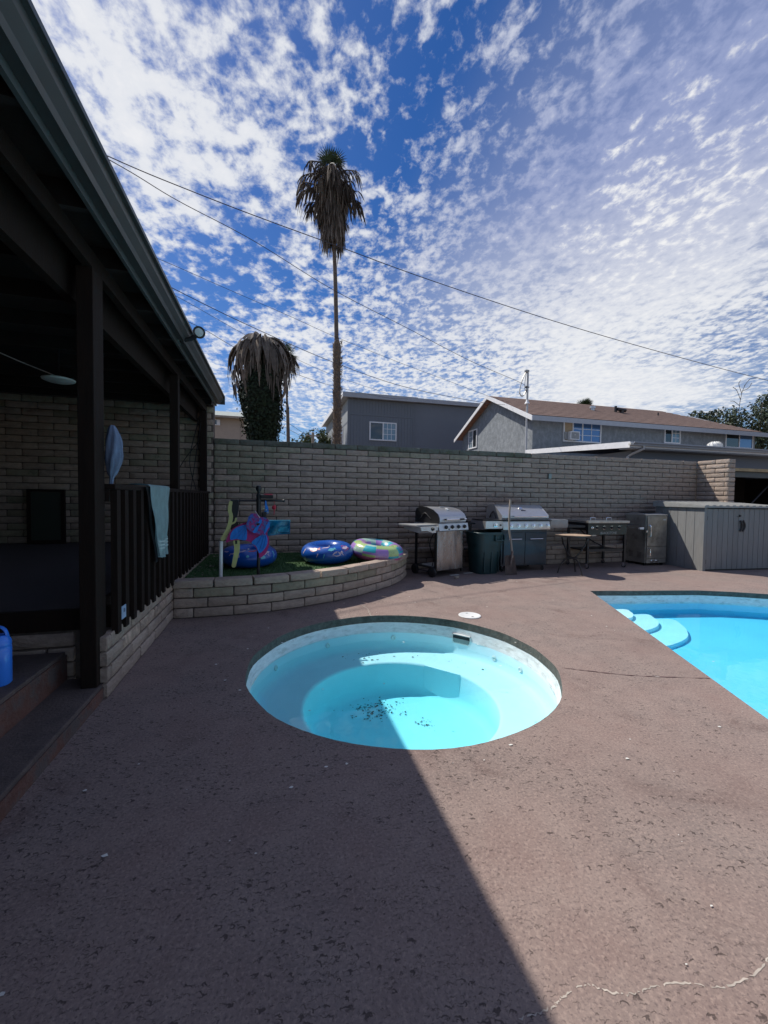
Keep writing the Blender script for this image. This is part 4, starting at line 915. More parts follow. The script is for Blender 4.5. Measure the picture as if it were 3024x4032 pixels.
# --- grill 1 (small, on two wheels)
g1 = thing('gas_grill', 'small steel gas grill with black lid ends beside the curved planter', 'grill', (2.83, 6.66, 0), R(22))
for x in (-.33, .31):
    for y in (-.25, .24): fin('leg', bx(x-.017, x+.017, y-.017, y+.017, .05, .80), M_black, g1)
fin('bottom_shelf', bx(-.34, .32, -.25, .25, .14, .16), M_black, g1)
fin('front_panel', bx(-.335, .29, -.290, -.268, .11, .775, bev=.004), mat('reflection_mottled_steel', (0.34, 0.33, 0.33), 0.28, 0.95, var=0.35, vscale=2.2, dirt=(0.10, 0.11, 0.13), dscale=2.0, damt=0.7, stretch=(2.5, 1, 0.6)), g1)  # dark reflections put into the steel color as stretched mottling
fin('side_panel', bx(.325, .335, -.26, .24, .14, .76), M_black, g1)
bm = B(); prism(bm, [(-.27, .765), (-.345, .775), (-.36, .79), (-.335, .905), (.26, .905), (.26, .765)], -.36, .35, axis='x'); fin('control_panel', bm, M_steel, g1, smooth=True)
for x in (-.20, -.05, .10, .25): knob(g1, x, -.352, .845, .027, tilt=-.15)
fin('igniter', bx(-.145, -.120, -.362, -.35, .80, .82), M_black, g1)
hood(g1, -.35, .34, [(-.31, .91), (-.33, .94), (-.325, 1.0), (-.29, 1.06), (-.18, 1.13), (-.02, 1.175), (.12, 1.18), (.22, 1.15), (.25, 1.08), (.25, .91)], M_steel, M_black)
fin('handle', tb([(-.22, -.385, .975), (.26, -.385, .975)], .013, 10), M_chrome, g1, smooth=True)
for x in (-.19, .23): fin('handle_bracket', bx(x-.02, x+.02, -.385, -.325, .965, .985), M_black, g1)
fin('grip_sleeve', tb([(.09, -.385, .975), (.20, -.385, .975)], .0155, 10), M_black, g1, smooth=True)
bm = B(); lathe(bm, [(.03, 0), (.03, .006), (.0005, .008)], 16); bmesh.ops.transform(bm, matrix=Matrix.Translation((0, -.165, 1.141)) @ Matrix.Rotation(R(30), 4, 'X'), verts=bm.verts); fin('temperature_gauge', bm, M_white, g1)
fin('badge', bx(-.05, .05, -.05, -.02, 1.172, 1.178), M_white, g1)
fin('side_shelf', bx(-.78, -.362, -.27, .22, .865, .892, bev=.006), M_cover, g1)
bm = B(); prism(bm, [(-.30, .76), (-.335, .80), (-.335, .862), (.10, .862), (.10, .81)], -.74, -.365, axis='x'); fin('side_burner_box', bm, M_steel, g1); knob(g1, -.50, -.340, .825, .024)
bm = B(); prism(bm, [(-.78, .862), (-.42, .862), (-.42, .76), (-.50, .76)], -.338, -.336, axis='y'); fin('shelf_bracket', bm, M_light, g1)
fin('side_shelf', bx(.355, .70, -.22, .22, .865, .89, bev=.006), M_black, g1); fin('shelf_bracket', bx(.36, .62, -.20, -.19, .72, .862), M_bronze, g1)
wheel(g1, -.37, -.21, .085, .045); wheel(g1, -.37, .22, .085, .045); fin('axle', tb([(-.36, -.24, .085), (-.36, .24, .085)], .008, 6), M_black, g1)
bm = B(); fin('hinge_arch', tb([(-.356, -.14, .98), (-.358, -.09, 1.02), (-.358, -.04, 1.06), (-.358, .0, 1.075), (-.358, .04, 1.06), (-.358, .08, 1.0), (-.358, .15, .95)], .009, 6), M_blackp, g1)
fin('gas_hose', tb(catmull([(-.1, 0, .76), (-.28, -.05, .55), (-.24, -.10, .3), (-.28, -.12, .17)], 6), .008, 6), M_black, g1)
fin('drip_tray', bx(-.27, -.0, -.2, .15, .161, .175), M_light, g1)
# propane tank behind
tk = thing('propane_tank', 'white propane tank standing on the ledge behind the small grill', 'tank', (3.32, 7.22, .385))
bm = B(); lathe(bm, [(.0005, 0), (.09, 0), (.10, .02), (.15, .05), (.155, .09), (.155, .20), (.14, .26), (.08, .29), (.0005, .295)], 28); fin('shell', bm, M_tank, tk, smooth=True)
bm = B(); lathe(bm, [(.10, .28), (.10, .38), (.094, .38), (.094, .28)], 20); fin('collar', bm, M_tank, tk, smooth=True)
rb = thing('round_grill_lid', 'dull red kettle lid half hidden behind the small steel grill', 'lid', (3.18, 6.98, .90))
bm = B(); lathe(bm, [(.15, 0), (.15, .03), (.14, .14), (.10, .20), (.0005, .23)], 28); fin('dome', bm, mat('dull_red_enamel', (.22, .07, .06), .5), rb, smooth=True)
fin('handle', bx(-.02, .02, -.015, .015, .228, .25, bev=.005), M_black, rb)
fin('stand_leg', tb([(.0, .0, -.9), (0, 0, 0)], .02, 8), M_black, rb)
# --- trash can
tr = thing('trash_can', 'dark green plastic trash can between the two gas grills', 'trash can', (3.675, 6.60, 0), R(8))
bm = B(); lathe(bm, [(.0005, .008), (.205, .0), (.222, .03), (.245, .36), (.262, .52), (.272, .52), (.285, .70), (.280, .70), (.262, .53), (.24, .40), (.21, .03), (.0005, .02)], 40, sy=.9, p=4.2); fin('body', bm, M_bin, tr, smooth=True)
bm = B(); lathe(bm, [(.283, .70), (.305, .70), (.308, .73), (.298, .742), (.284, .735), (.283, .70)], 40, sy=.9, p=4.2); fin('rim', bm, M_bin, tr, smooth=True)
for sx in (-1, 1):
    bm = B(); box(bm, .10*1-.07, .24, -.29, -.262, .59, .61, bev=.004); box(bm, .03, .05, -.29, -.255, .59, .69); box(bm, .22, .24, -.29, -.255, .59, .69)
    if sx == 1: fin('handle', bm, M_bin, tr)
    else: bm.free()
for xx in (-.15, .0, .15): fin('rib', bx(xx-.008, xx+.008, -.232, -.205, .04, .40, bev=.003), M_bin, tr)
# --- grill 2 (large)
g2 = thing('gas_grill', 'large six-knob gas grill with blue-black cabinet behind the shovel', 'grill', (4.47, 6.80, 0), R(2))
fin('cabinet', bx(-.50, .49, -.25, .27, .11, .77, bev=.005), M_bluecab, g2)
for x0, x1 in ((-.455, -.005), (.005, .455)):
    dd = fin('door', bx(x0, x1, -.272, -.252, .14, .715, bev=.004), M_bluecab, g2)
    xm = (x0+x1)/2; fin('handle', tb([(xm-.14, -.295, .60), (xm+.14, -.295, .60)], .009, 8), M_chrome, dd, smooth=True)
    for q in (-.13, .13): fin('handle_post', tb([(xm+q, -.296, .60), (xm+q, -.272, .60)], .006, 6), M_chrome, dd)
bm = B(); prism(bm, [(-.25, .772), (-.325, .775), (-.33, .79), (-.30, .93), (.24, .93), (.24, .772)], -.51, .50, axis='x'); fin('control_panel', bm, M_steel, g2, smooth=True)
for i in range(6): knob(g2, -.34+i*.158, -.322, .85, .024, M_chrome, tilt=-.15)
bm = B(); prism(bm, [(-.25, .775), (-.315, .80), (-.31, .93), (.20, .93), (.20, .80)], -.86, -.515, axis='x'); fin('side_burner_box', bm, M_steel, g2, smooth=True); knob(g2, -.66, -.322, .86, .026, M_chrome)
fin('burner_lid', bx(-.85, -.52, -.27, .2, .935, .955, bev=.006), M_black, g2)
fin('igniter', bx(-.57, -.545, -.325, -.312, .85, .875), M_black, g2)
bm = B(); prism(bm, [(-.30, .80), (-.32, .84), (-.31, .955), (.20, .955), (.20, .82)], .51, .91, axis='x'); fin('side_shelf', bm, M_cover, g2, smooth=True)
fin('shelf_lip', bx(-.52, .53, -.335, -.30, .933, .943), M_black, g2)
hood(g2, -.52, .49, [(-.27, .955), (-.29, .99), (-.285, 1.035), (-.20, 1.10), (-.02, 1.225), (.15, 1.225), (.22, 1.15), (.24, .955)], M_steel, M_steel, .012)
fin('lid_end_bracket', tb([(-.535, -.12, .98), (-.54, -.08, 1.06), (-.54, -.03, 1.10), (-.54, .03, 1.06), (-.54, .08, .98)], .012, 6), M_bronze, g2)
fin('handle', tb([(-.30, -.345, 1.02), (.40, -.345, 1.02)], .013, 10), M_chrome, g2, smooth=True)
for x in (-.28, .38): fin('handle_bracket', bx(x-.012, x+.012, -.345, -.28, 1.01, 1.03), M_chrome, g2)
bm = B(); lathe(bm, [(.035, 0), (.035, .012), (.028, .016), (.0005, .016)], 20); bmesh.ops.transform(bm, matrix=Matrix.Translation((-.02, -.125, 1.155)) @ Matrix.Rotation(R(35), 4, 'X'), verts=bm.verts); fin('temperature_gauge', bm, M_chrome, g2)
bm = bx(-.06, .04, -.004, .004, -.002, .004); bmesh.ops.transform(bm, matrix=Matrix.Translation((.02, -.175, 1.122)) @ Matrix.Rotation(R(35), 4, 'X'), verts=bm.verts); fin('badge', bm, M_black, g2)
for x in (-.44, .44):
    for y in (-.2, .22): caster(g2, x, y)
# shovel
sh = thing('shovel', 'square shovel with wooden handle standing against the large grill', 'shovel', (4.00, 6.24, 0))
fin('handle', tb(catmull([(.045, .02, .30), (.035, .05, .55), (.015, .09, .80), (.03, .12, 1.05), (.065, .16, 1.32)], 8), .017, 10), M_wooden, sh, smooth=True)
bm = B(); pts = [(-.115, .0), (.125, -.0), (.095, .335), (.07, .35), (-.06, .35), (-.085, .335)]
prev = None
for i in range(9):
    u = i/8; row = []
    for k in range(7):
        v = k/6; x = (-.115+.24*u)*(1-.22*v); z = .01+.33*v; yv = -.02+.06*v - .03*(1-(2*u-1)**2)*(-1); row.append(bm.verts.new((x, yv, z)))
    if prev:
        for k in range(6): bm.faces.new((prev[k], row[k], row[k+1], prev[k+1]))
    prev = row
bmesh.ops.solidify(bm, geom=bm.faces[:], thickness=.004); fin('blade', bm, M_rust, sh, smooth=True)
fin('socket', tb([(.02, .03, .18), (.046, .02, .42)], [.014, .02], 10), M_rust, sh, smooth=True)
# --- griddle
gd = thing('griddle', 'black flat-top griddle cart with hard cover and white lettering', 'griddle', (6.31, 6.82, 0), R(0))
for x in (-.44, .44):
    for y in (-.28, .25): fin('leg', bx(x-.02, x+.02, y-.02, y+.02, .10, .84), M_black, gd); caster(gd, x, y, .038, .10, .5)
fin('front_panel', bx(-.46, .46, -.31, -.29, .66, .865, bev=.003), M_grip, gd)
fin('burner_body', bx(-.45, .45, -.289, .26, .74, .865), M_black, gd)
fin('griddle_top', bx(-.47, .47, -.32, .28, .867, .885), M_black, gd)
fin('hard_cover', bx(-.48, .50, -.34, .30, .888, .935, bev=.008), M_steeld, gd)
for x in (-.17, .22):
    fin('cover_handle', tb([(x-.06, -.10, .935), (x-.06, -.10, .975), (x-.045, -.10, .985), (x+.045, -.10, .985), (x+.06, -.10, .975), (x+.06, -.10, .935)], .008, 8), M_chrome, gd, smooth=True)
for i, x in enumerate((-.26, -.09, .09, .27)): knob(gd, x, -.312, .80, .024, M_black)
knob(gd, -.37, -.312, .80, .015, M_chrome)
textobj('BLACKSTONE', .062, M_letter, gd, (.02, -.3125, .695), (R(90), 0, 0), ext=.0006, sx=1.0)
for x0, x1 in ((-.88, -.49), (.51, .86)): fin('side_shelf', bx(x0, x1, -.27, .22, .80, .845, bev=.005), M_black, gd)
fin('bottom_shelf', bx(-.44, .44, -.27, .24, .34, .36), M_black, gd); fin('rail', bx(-.44, .44, -.285, -.27, .33, .38), M_black, gd)
fin('towel_holder', bx(.80, .90, -.30, -.25, .76, .80), M_white, gd)
fin('grease_cup', bx(.12, .24, .24, .30, .58, .70), M_steel, gd)
fin('gas_hose', tb(catmull([(-.3, .1, .74), (-.1, 0, .52), (.1, -.1, .40), (0, -.1, .365)], 6), .012, 6), M_black, gd)
# --- bistro table
bt_ = thing('bistro_table', 'small round tan topped patio table in front of the griddle', 'table', (5.21, 6.17, 0))
bm = B(); lathe(bm, [(.0005, .695), (.30, .695), (.305, .70), (.0005, .702)], 48); fin('tabletop', bm, M_mosaic, bt_, smooth=True)
bm = B(); lathe(bm, [(.298, .675), (.312, .675), (.312, .706), (.3055, .706), (.3055, .69), (.298, .69)], 48); fin('edge_ring', bm, M_bronze, bt_, smooth=True)
for i in range(3):
    a = R(-85+120*i); c_, s_ = math.cos(a), math.sin(a)
    fin('leg', tb(catmull([(.27*c_*-1, .27*s_*-1, .68), (-.20*c_, -.20*s_, .50), (-.06*c_, -.06*s_, .30), (.10*c_, .10*s_, .26), (.19*c_, .19*s_, .15), (.24*c_, .24*s_, 0)], 6), .012, 8), M_bronze, bt_, smooth=True)
bm = B(); tube(bm, [(.09*math.cos(R(a)), .09*math.sin(R(a)), .285) for a in range(0, 361, 20)], .008, 6); fin('ring_brace', bm, M_bronze, bt_)
# --- smoker cabinet
sm = thing('smoker', 'two-door steel smoker cabinet beside the gray shed', 'smoker', (7.365, 6.60, 0), R(2))
fin('body', bx(0, .545, 0.02, .50, .05, 1.04, bev=.008), M_steeld, sm)
bm = B(); prism(bm, [(-.01, 1.04), (-.01, 1.052), (.12, 1.078), (.26, 1.09), (.40, 1.078), (.52, 1.052), (.52, 1.04)], -.008, .555, axis='x'); fin('arched_top', bm, M_steel, sm, smooth=True)
for z0, z1, hz in ((.40, 1.025, (.60, .84)), (.155, .39, (.20, .36))):
    dd = fin('door', bx(.012, .535, -.015, .018, z0, z1, bev=.006), M_steeld, sm)
    fin('handle', tb([(.05, -.02, hz[0]), (.05, -.055, hz[0]+.015), (.05, -.058, (hz[0]+hz[1])/2), (.05, -.055, hz[1]-.015), (.05, -.02, hz[1])], .012, 8), M_chrome, dd, smooth=True)
fin('base_panel', bx(.012, .535, -.012, .018, .055, .145, bev=.003), M_steeld, sm)
for x in (.16, .28): knob(sm, x, -.014, .10, .022, M_chrome)
fin('maker_badge', bx(.42, .50, -.018, -.0155, .935, .965), M_tank, sm)
fin('latch', bx(-.05, .012, -.03, -.012, .70, .725, bev=.004), M_chrome, sm); fin('latch_knob', bx(-.06, -.03, -.05, -.03, .69, .735, bev=.006), M_chrome, sm)
for g_ in range(2):
    for i in range(5): fin('vent_slot', bx(-.002, -.0004, .10+.2*g_, .2+.2*g_, .16+.025*i, .168+.025*i), M_black, sm)
for x in (.04, .5):
    for y in (.06, .46): fin('foot', bx(x-.02, x+.02, y-.02, y+.02, 0, .05), M_black, sm)
fin('grill_rack', bx(.06, .46, .12, .42, 1.092, 1.10), M_black, sm); fin('rack_handle', tb([(.0, .2, 1.12), (.2, .2, 1.115), (.50, .25, 1.11)], .008, 6), M_black, sm)
# --- shed
sd = thing('storage_shed', 'low gray resin storage shed with two doors in front of the wall', 'shed', (7.95, 5.90, 0), R(-5))
SW, SD_, SH = 1.78, 1.12, 1.22
fin('core', bx(.02, SW-.02, .02, SD_-.02, .0, SH-.02), M_black, sd)
n = 6; ww = SD_/n
for i in range(n): fin('side_board', bx(0.0, .018, i*ww+.004, (i+1)*ww-.004, 0.0, SH-.005+.02*(i/n), bev=.003), M_shed, sd)
fin('corner_post', bx(0.0, .065, -.012, .004, 0, SH-.005), M_shed, sd)
n = 14; ww = (SW-.08)/n
dl = fin('door', bx(.085, .80, .010, .019, .03, SH-.02), M_black, sd); drr = fin('door', bx(.805, SW-.02, .010, .019, .03, SH-.02), M_black, sd)
for i in range(n):
    x0 = .075+i*ww; fin('door_board', bx(x0+.004, x0+ww-.004, -.004, .012, .03, SH-.02, bev=.002), M_shed, dl if i < 6 else drr)
for sx, par in ((-1, dl), (1, drr)):
    xc = .075+6*ww+ (0.045 if sx > 0 else -.02)
    bm = B(); cc = [(xc+ (.075-.045*abs(t_)**2*1.0)*1-.02*0 + .0, -.028, .87+.10*t_) for t_ in (-1, -.75, -.5, -.25, 0, .25, .5, .75, 1)]
    tube(bm, cc, .014, 8, flat=1.3); fin('door_handle', bm, M_blackp, par, smooth=True)
fin('hasp', bx(.075+6*ww-.05, .075+6*ww+.01, -.012, -.004, 1.045, 1.055), M_blackp, drr); fin('lock', bx(.075+6*ww-.0, .075+6*ww+.03, -.025, -.004, 1.05, 1.085, bev=.004), M_blackp, drr)
fin('hinge', bx(.067, .079, -.01, .0, .98, 1.06), M_black, dl); fin('hinge', bx(.067, .079, -.01, .0, .14, .22), M_black, dl)
bm = B(); prism(bm, [(-.05, SH), (-.05, SH+.035), (SD_+.02, SH+.115), (SD_+.02, SH+.01), (SD_-.02, SH)], -.045, SW+.045, axis='x'); lid = fin('lid', bm, M_shedlid, sd)
for i in range(12):
    x = i*SW/11.5; bm = B(); prism(bm, [(-.03, SH+.0372), (-.03, SH+.050), (SD_, SH+.127), (SD_, SH+.1142)], x, x+.075, axis='x'); fin('lid_rib', bm, M_shedlid, lid)
# paper litter near grill
for i, (x, y, a) in enumerate(((3.02, 6.42, .2), (3.35, 6.55, .1))):
    o = fin('paper_scrap', bx(-.09, .09, -.025, .025, 0.005, .008), M_light, loc=(x, y, 0), rotz=a); tag(o, ('pale paper scrap on the deck in front of the small grill', 'pale paper scrap on the deck near the trash can')[i], 'litter')
o = fin('wood_scrap', bx(-.05, .05, -.02, .02, 0.004, .04, bev=.004), M_wooden, loc=(2.93, 6.15, 0), rotz=.6); tag(o, 'small wood block lying on the deck by the small grill', 'scrap')

# ================================================================== BEYOND THE WALL
def window(parent, x0, x1, z0, z1, y, fr=.05, mull=(0.5,), glass=(M_glassd, M_glassb), grid=None, axis='y', mf=M_frame):
    """window in the plane y=const facing -y (axis y) or plane x=const facing -x"""
    def bb(a0, a1, d0, d1, c0, c1): return bx(a0, a1, y+d0, y+d1, c0, c1) if axis == 'y' else bx(y+d0, y+d1, a0, a1, c0, c1)
    bm = B()
    def add(a0, a1, d0, d1, c0, c1): box(bm, a0, a1, y+d0, y+d1, c0, c1) if axis == 'y' else box(bm, y+d0, y+d1, a0, a1, c0, c1)
    add(x0, x1, -.05, .0, z0, z0+fr); add(x0, x1, -.05, .0, z1-fr, z1); add(x0, x0+fr, -.05, .0, z0+fr, z1-fr); add(x1-fr, x1, -.05, .0, z0+fr, z1-fr)
    w_ = fin('window', bm, mf, parent); xs = [x0+fr] + [x0+(x1-x0)*m_ for m_ in mull] + [x1-fr]
    for m_ in mull: xm = x0+(x1-x0)*m_; fin('mullion', bb(xm-fr/2, xm+fr/2, -.045, -.005, z0+fr, z1-fr), mf, w_)
    for i in range(len(xs)-1):
        a, b_ = xs[i]+.012*(i > 0), xs[i+1]-.012*(i < len(xs)-2)
        fin('pane', bb(a, b_, -.022, -.012, z0+fr, z1-fr), glass[i % len(glass)], w_)
        if grid and grid[i]:
            nx, nz = grid[i]; bm = B()
            for k in range(1, nx): xx = a+(b_-a)*k/nx; box(bm, *( (xx-.012, xx+.012, y-.035, y-.024) if axis == 'y' else (y-.035, y-.024, xx-.012, xx+.012)), z0+fr, z1-fr)
            for k in range(1, nz): z_ = z0+fr+(z1-z0-2*fr)*k/nz; box(bm, *((a, b_, y-.034, y-.0245) if axis == 'y' else (y-.034, y-.0245, a, b_)), z_-.012, z_+.012)
            fin('muntins', bm, mf, w_)
    return w_
# gray flat-roofed building
gb = thing('gray_building', 'flat-roofed gray building with vertical siding behind the tall palm', 'building', (3.504*1.3, 26.0, HC*(1-1.3)))
gb.scale = (1.3, 1.3, 1.3)
fin('wall', bx(0.03, 3.4, .03, 8.6, 0, 6.2), M_grey, gb)
n = 22; ww = 3.42/n
bmat = M_grey
b0 = fin('siding_board', bx(0.004, ww-.004, 0, .028, 3.2, 5.42), M_grey, gb)
b1 = fin('siding_board', bx(0.004, ww-.004, 0, .028, 5.52, 6.22), M_grey, gb)
for i in range(1, n): inst('siding_board', b0.data, gb, (i*ww, 0, 0)); inst('siding_board', b1.data, gb, (i*ww, 0, 0))
fin('band_board', bx(0.0, 3.42, -.015, .028, 5.425, 5.515), M_grey, gb)
fin('corner_board', bx(-.012, .10, -.018, .0, 2, 6.22), M_grey, gb); fin('corner_board', bx(3.40, 3.47, -.018, .06, 2, 6.22), M_grey, gb)
fin('east_wall', bx(3.47, 8.6, .06, 8.4, 0, 6.24), M_greyl, gb)
fin('fascia', bx(-.30, 3.55, -.30, -.26, 6.215, 6.45), M_trimg, gb); fin('fascia', bx(-.30, -.26, -.26, 8.9, 6.215, 6.45), M_trimw, gb)
fin('roof', bx(-.255, 3.5, -.255, 8.8, 6.24, 6.46), M_trimg, gb); fin('fascia', bx(3.56, 8.8, -.14, -.10, 6.26, 6.46), M_trimg, gb); fin('roof', bx(3.56, 8.7, -.098, 8.6, 6.265, 6.47), M_trimg, gb)
# left (west) side siding, sunlight put into a lighter gray
nb = 14; ww = 8.6/nb
sb = fin('siding_panel', bx(0.0, .028, 0.004, ww-.004, 3, 6.2), mat('sunlit_gray_siding', (0.27, 0.285, 0.29), 0.85, var=0.1, vscale=3), gb, loc=(0, 0.02, 0))
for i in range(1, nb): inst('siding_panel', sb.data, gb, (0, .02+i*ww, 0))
fin('band_board', bx(-.012, .001, 0.0, 8.6, 5.02, 5.10), M_grey, gb)
window(gb, 1.10, 2.52, 4.21, 5.14, -0.002, .06, (.5,), (M_glassd, M_glassc), grid=(None, (3, 3)))
window(gb, 1.3, 2.3, 3.9, 5.0, 0.002, .06, (.5,), (M_glassb,), axis='x'); window(gb, 5.6, 6.6, 3.9, 5.0, 0.002, .06, (.5,), (M_glassb,), axis='x')

# gray stucco house with brown shingle roof
hx, hy = 11.21, 16.0
hb = thing('stucco_house', 'gray stucco house with brown shingle roof and white trim', 'house', (hx, hy, 0))
HL, HD, HE, HP = 13.75, 7.0, 5.12, 6.72     # length, depth, eave, peak
bm = B(); prism(bm, [(0, 0), (HD, 0), (HD, HE), (HD/2, HP-.10), (0, HE)], 0.0, HL, axis='x'); fin('wall', bm, M_stucco, hb)
ov = .45; sl_ = (HP-HE)/(HD/2)
def roofpoly(y0, z0, y1, z1, x0, x1, th):
    return
# hipped at the far (east) end: ridge stops short
rx1 = HL-2.6
bm = B(); e0 = (-.35, -ov, HE-ov*sl_+.06); e1 = (HL+ov, -ov, e0[2]); e2 = (HL+ov, HD+ov, e0[2]); e3 = (-.35, HD+ov, e0[2]); r0_ = (-.35, HD/2, HP+.06); r1_ = (rx1, HD/2, HP+.06)
V = [bm.verts.new(p) for p in (e0, e1, e2, e3, r0_, r1_)]; bm.faces.new((V[0], V[1], V[5], V[4])); bm.faces.new((V[1], V[2], V[5])); bm.faces.new((V[2], V[3], V[4], V[5]))
bmesh.ops.solidify(bm, geom=bm.faces[:], thickness=.07); roof = fin('roof', bm, M_shingle, hb)
# shingle courses as thin laps on the near slope
bm = B(); slope_len = math.hypot(HD/2+ov, HP+.06-e0[2]); nrow = 14
for i in range(1, nrow):
    t_ = i/nrow; yy = -ov+(HD/2+ov)*t_; z_ = e0[2]+(HP+.06-e0[2])*t_+.005; xr = (HL+ov)+(rx1-HL-ov)*t_
    dy_ = (HD/2+ov)/nrow*.96; dz_ = (HP+.06-e0[2])/nrow*.96
    a = [bm.verts.new(p) for p in ((-.36, yy, z_+.022), (xr, yy, z_+.022), (xr, yy+dy_, z_+dz_+.003), (-.36, yy+dy_, z_+dz_+.003), (-.36, yy, z_), (xr, yy, z_))]
    bm.faces.new(a[:4]); bm.faces.new((a[0], a[1], a[5], a[4]))
o = fin('shingle_course', bm, M_shingle, roof); 
ez = e0[2]
fin('fascia', bx(-.35, HL+ov, -ov-.035, -ov, ez-.17, ez+.045), M_trimg, hb)
bm = B(); zz0, zz1 = ez+.05, HP+.115
prism(bm, [(-ov-.03, zz0-.24), (-ov-.03, zz0-.02), (HD/2, zz1-.02), (HD+ov, zz0-.02), (HD+ov, zz0-.20), (HD/2, zz1-.22)], -.392, -.352, axis='x'); fin('bargeboard', bm, M_trimw, hb)
fin('soffit', bx(-.34, HL+ov-.02, -ov, 0, ez-.03, ez-.01), M_trimg, hb)
w1 = window(hb, 1.60, 3.70, 4.03, 4.98, -0.002, .06, (.245, .50), (M_plywood, M_glassb, M_glassb), grid=(None, (1, 3), (2, 3)))
w2 = window(hb, 7.50, 8.53, 4.24, 5.05, -0.002, .06, (.47,), (M_glassd, M_glassc), grid=(None, (2, 3)))
w3 = window(hb, 11.57, 13.55, 4.2, 4.97, -0.002, .06, (.5,), (M_glassd, M_glassb))
window(hb, 5.15, 6.18, 4.27, 5.36, 0.002, .07, (.5,), (M_glassd, M_glassc), grid=(None, (2, 3)), axis='x')
ac = thing('window_air_conditioner', 'white boxed air conditioner in the stucco house window', 'air conditioner', (hx+2.05, hy-.12, 4.10))
fin('casing', bx(-.24, .26, -.14, .06, 0, .38, bev=.01), M_frame, ac); fin('grille', bx(-.20, .22, -.147, -.141, .04, .34), M_cover, ac)
fin('accordion_panel', bx(-.42, -.245, .02, .06, .02, .36), M_cover, ac); fin('dial', bx(-.03, .02, -.152, -.148, .20, .24), M_light, ac)
# service mast
ms = thing('service_mast', 'electrical service mast with looped cables above the stucco house roof', 'mast', (hx-.33, hy-.02, 0))
fin('conduit', tb([(0, 0, 3.2), (0, 0, 6.95), (-.03, 0, 7.03), (-.09, 0, 7.03)], .045, 10), M_tank, ms, smooth=True)
bm = B(); lathe(bm, [(.12, 5.60), (.06, 5.70), (.05, 5.78)], 14); fin('roof_flashing', bm, M_trimw, ms, smooth=True)
fin('weatherhead', bx(-.15, .04, -.06, .06, 6.98, 7.09, bev=.03), M_steeld, ms)
for i, q in enumerate(([(-.10, 0, 7.0), (-.32, -.05, 6.6), (-.42, -.05, 6.1), (-.28, 0, 5.9), (-.08, 0, 6.1), (-.05, 0, 6.4)], [(-.10, 0, 7.0), (-.25, .05, 6.6), (-.36, .05, 6.2), (-.38, 0, 6.0), (-.2, 0, 5.96), (-.04, 0, 6.25)], [(-.08, 0, 7.0), (-.14, 0, 6.5), (-.12, 0, 6.2), (-.02, 0, 6.3)])):
    fin('cable_loop', tb(catmull(q, 8), .016, 6), M_steeld, ms, smooth=True)
fin('insulator', bx(-.10, .06, -.04, .04, 6.30, 6.36), M_black, ms)
fl2 = thing('eave_lamp', 'small black lamp under the gable of the stucco house', 'lamp', (hx-.08, hy+.35, 4.98)); fin('lamp_head', bx(-.08, .0, -.06, .06, -.06, .06, bev=.03), M_black, fl2); fin('mount', bx(0.0, .078, -.03, .03, -.03, .03), M_black, fl2)
# roof vents
for (x, y, z, k, lab) in ((16.2, 18, 6.10, 0, 'short silver roof vent on the brown shingle roof'), (17.7, 18, 6.12, 1, 'black pipe vent on the brown shingle roof'), (20.6, 18, 6.08, 1, 'thin dark vent pipe far right on the brown roof')):
    v = thing('roof_vent', lab, 'vent', (x, y, z)); 
    if k == 0: bm = B(); lathe(bm, [(.10, -.15), (.10, .08), (.14, .08), (.14, .2), (.0005, .22)], 16); fin('cap', bm, M_steel, v, smooth=True)
    else: fin('pipe', tb([(0, 0, -.1), (0, 0, .30 if x < 19 else .18)], .065 if x < 19 else .035, 10), M_black, v)
    fin('flashing', bx(-.2, .2, -.2, .2, -.12, -.085), M_shingle, v)
v = thing('satellite_mount', 'dark bracket and hood on the brown roof ridge', 'roof fitting', (18.0, 17.9, 6.02)); fin('hood', tb([(-.25, 0, .22), (.25, 0, .18)], .09, 10), M_black, v); fin('bracket', bx(-.10, .05, -.1, .1, -.1, .16), M_bronze, v)
# garage with white eaves
gx, gy = 10.43, 10.0
ga = thing('garage', 'low gray garage with white fascia and gutter right behind the wall', 'garage', (gx, gy, 0))
fin('wall', bx(.45, 9.5, .40, 5.1, 0, 2.92), M_greyl, ga)
bm = B(); prism(bm, [(0.03, 3.10), (0.03, 3.13), (5.3, 3.45), (5.3, 3.42)], -.0, 9.8, axis='x'); fin('roof', bm, M_trimg, ga)
bm = B(); prism(bm, [(0.0, 2.95), (0.0, 3.135), (5.32, 3.46), (5.32, 3.28)], -.035, -.002, axis='x'); fin('bargeboard', bm, M_trimw, ga)
fin('fascia', bx(0, 9.8, 0.0, .028, 2.96, 3.095), M_trimw, ga)
gpz = [(-.0, 3.13), (-.0, 3.02), (-.07, 3.015), (-.085, 3.06), (-.12, 3.09), (-.12, 3.125), (-.108, 3.125), (-.108, 3.10), (-.075, 3.068), (-.06, 3.03), (-.012, 3.03), (-.012, 3.13)]
bm = B(); prism(bm, [(y_-.002, z_) for y_, z_ in gpz], .02, 9.8, axis='x'); fin('gutter', bm, M_trimg, ga)
fin('downspout', tb([(.45, -.06, 3.02), (.45, -.05, 2.93), (.34, .25, 2.80), (.30, .38, 2.72), (.30, .39, 0.2)], .04, 8), M_tank, ga)
fin('soffit', bx(0.0, 9.8, .03, .42, 2.93, 2.95), M_trimg, ga); fin('eave_box', bx(-.10, .0, -.10, -.005, 3.02, 3.09, bev=.01), M_light, ga)
tv = thing('turbine_vent', 'white ribbed turbine vent on the garage roof', 'vent', (15.2, 11.0, 3.17))
bm = B(); lathe(bm, [(.0005, .32), (.10, .31), (.19, .24), (.21, .14), (.17, .04), (.12, 0), (.12, -.06), (.0005, -.06)], 24); fin('dome', bm, M_white, tv, smooth=True)
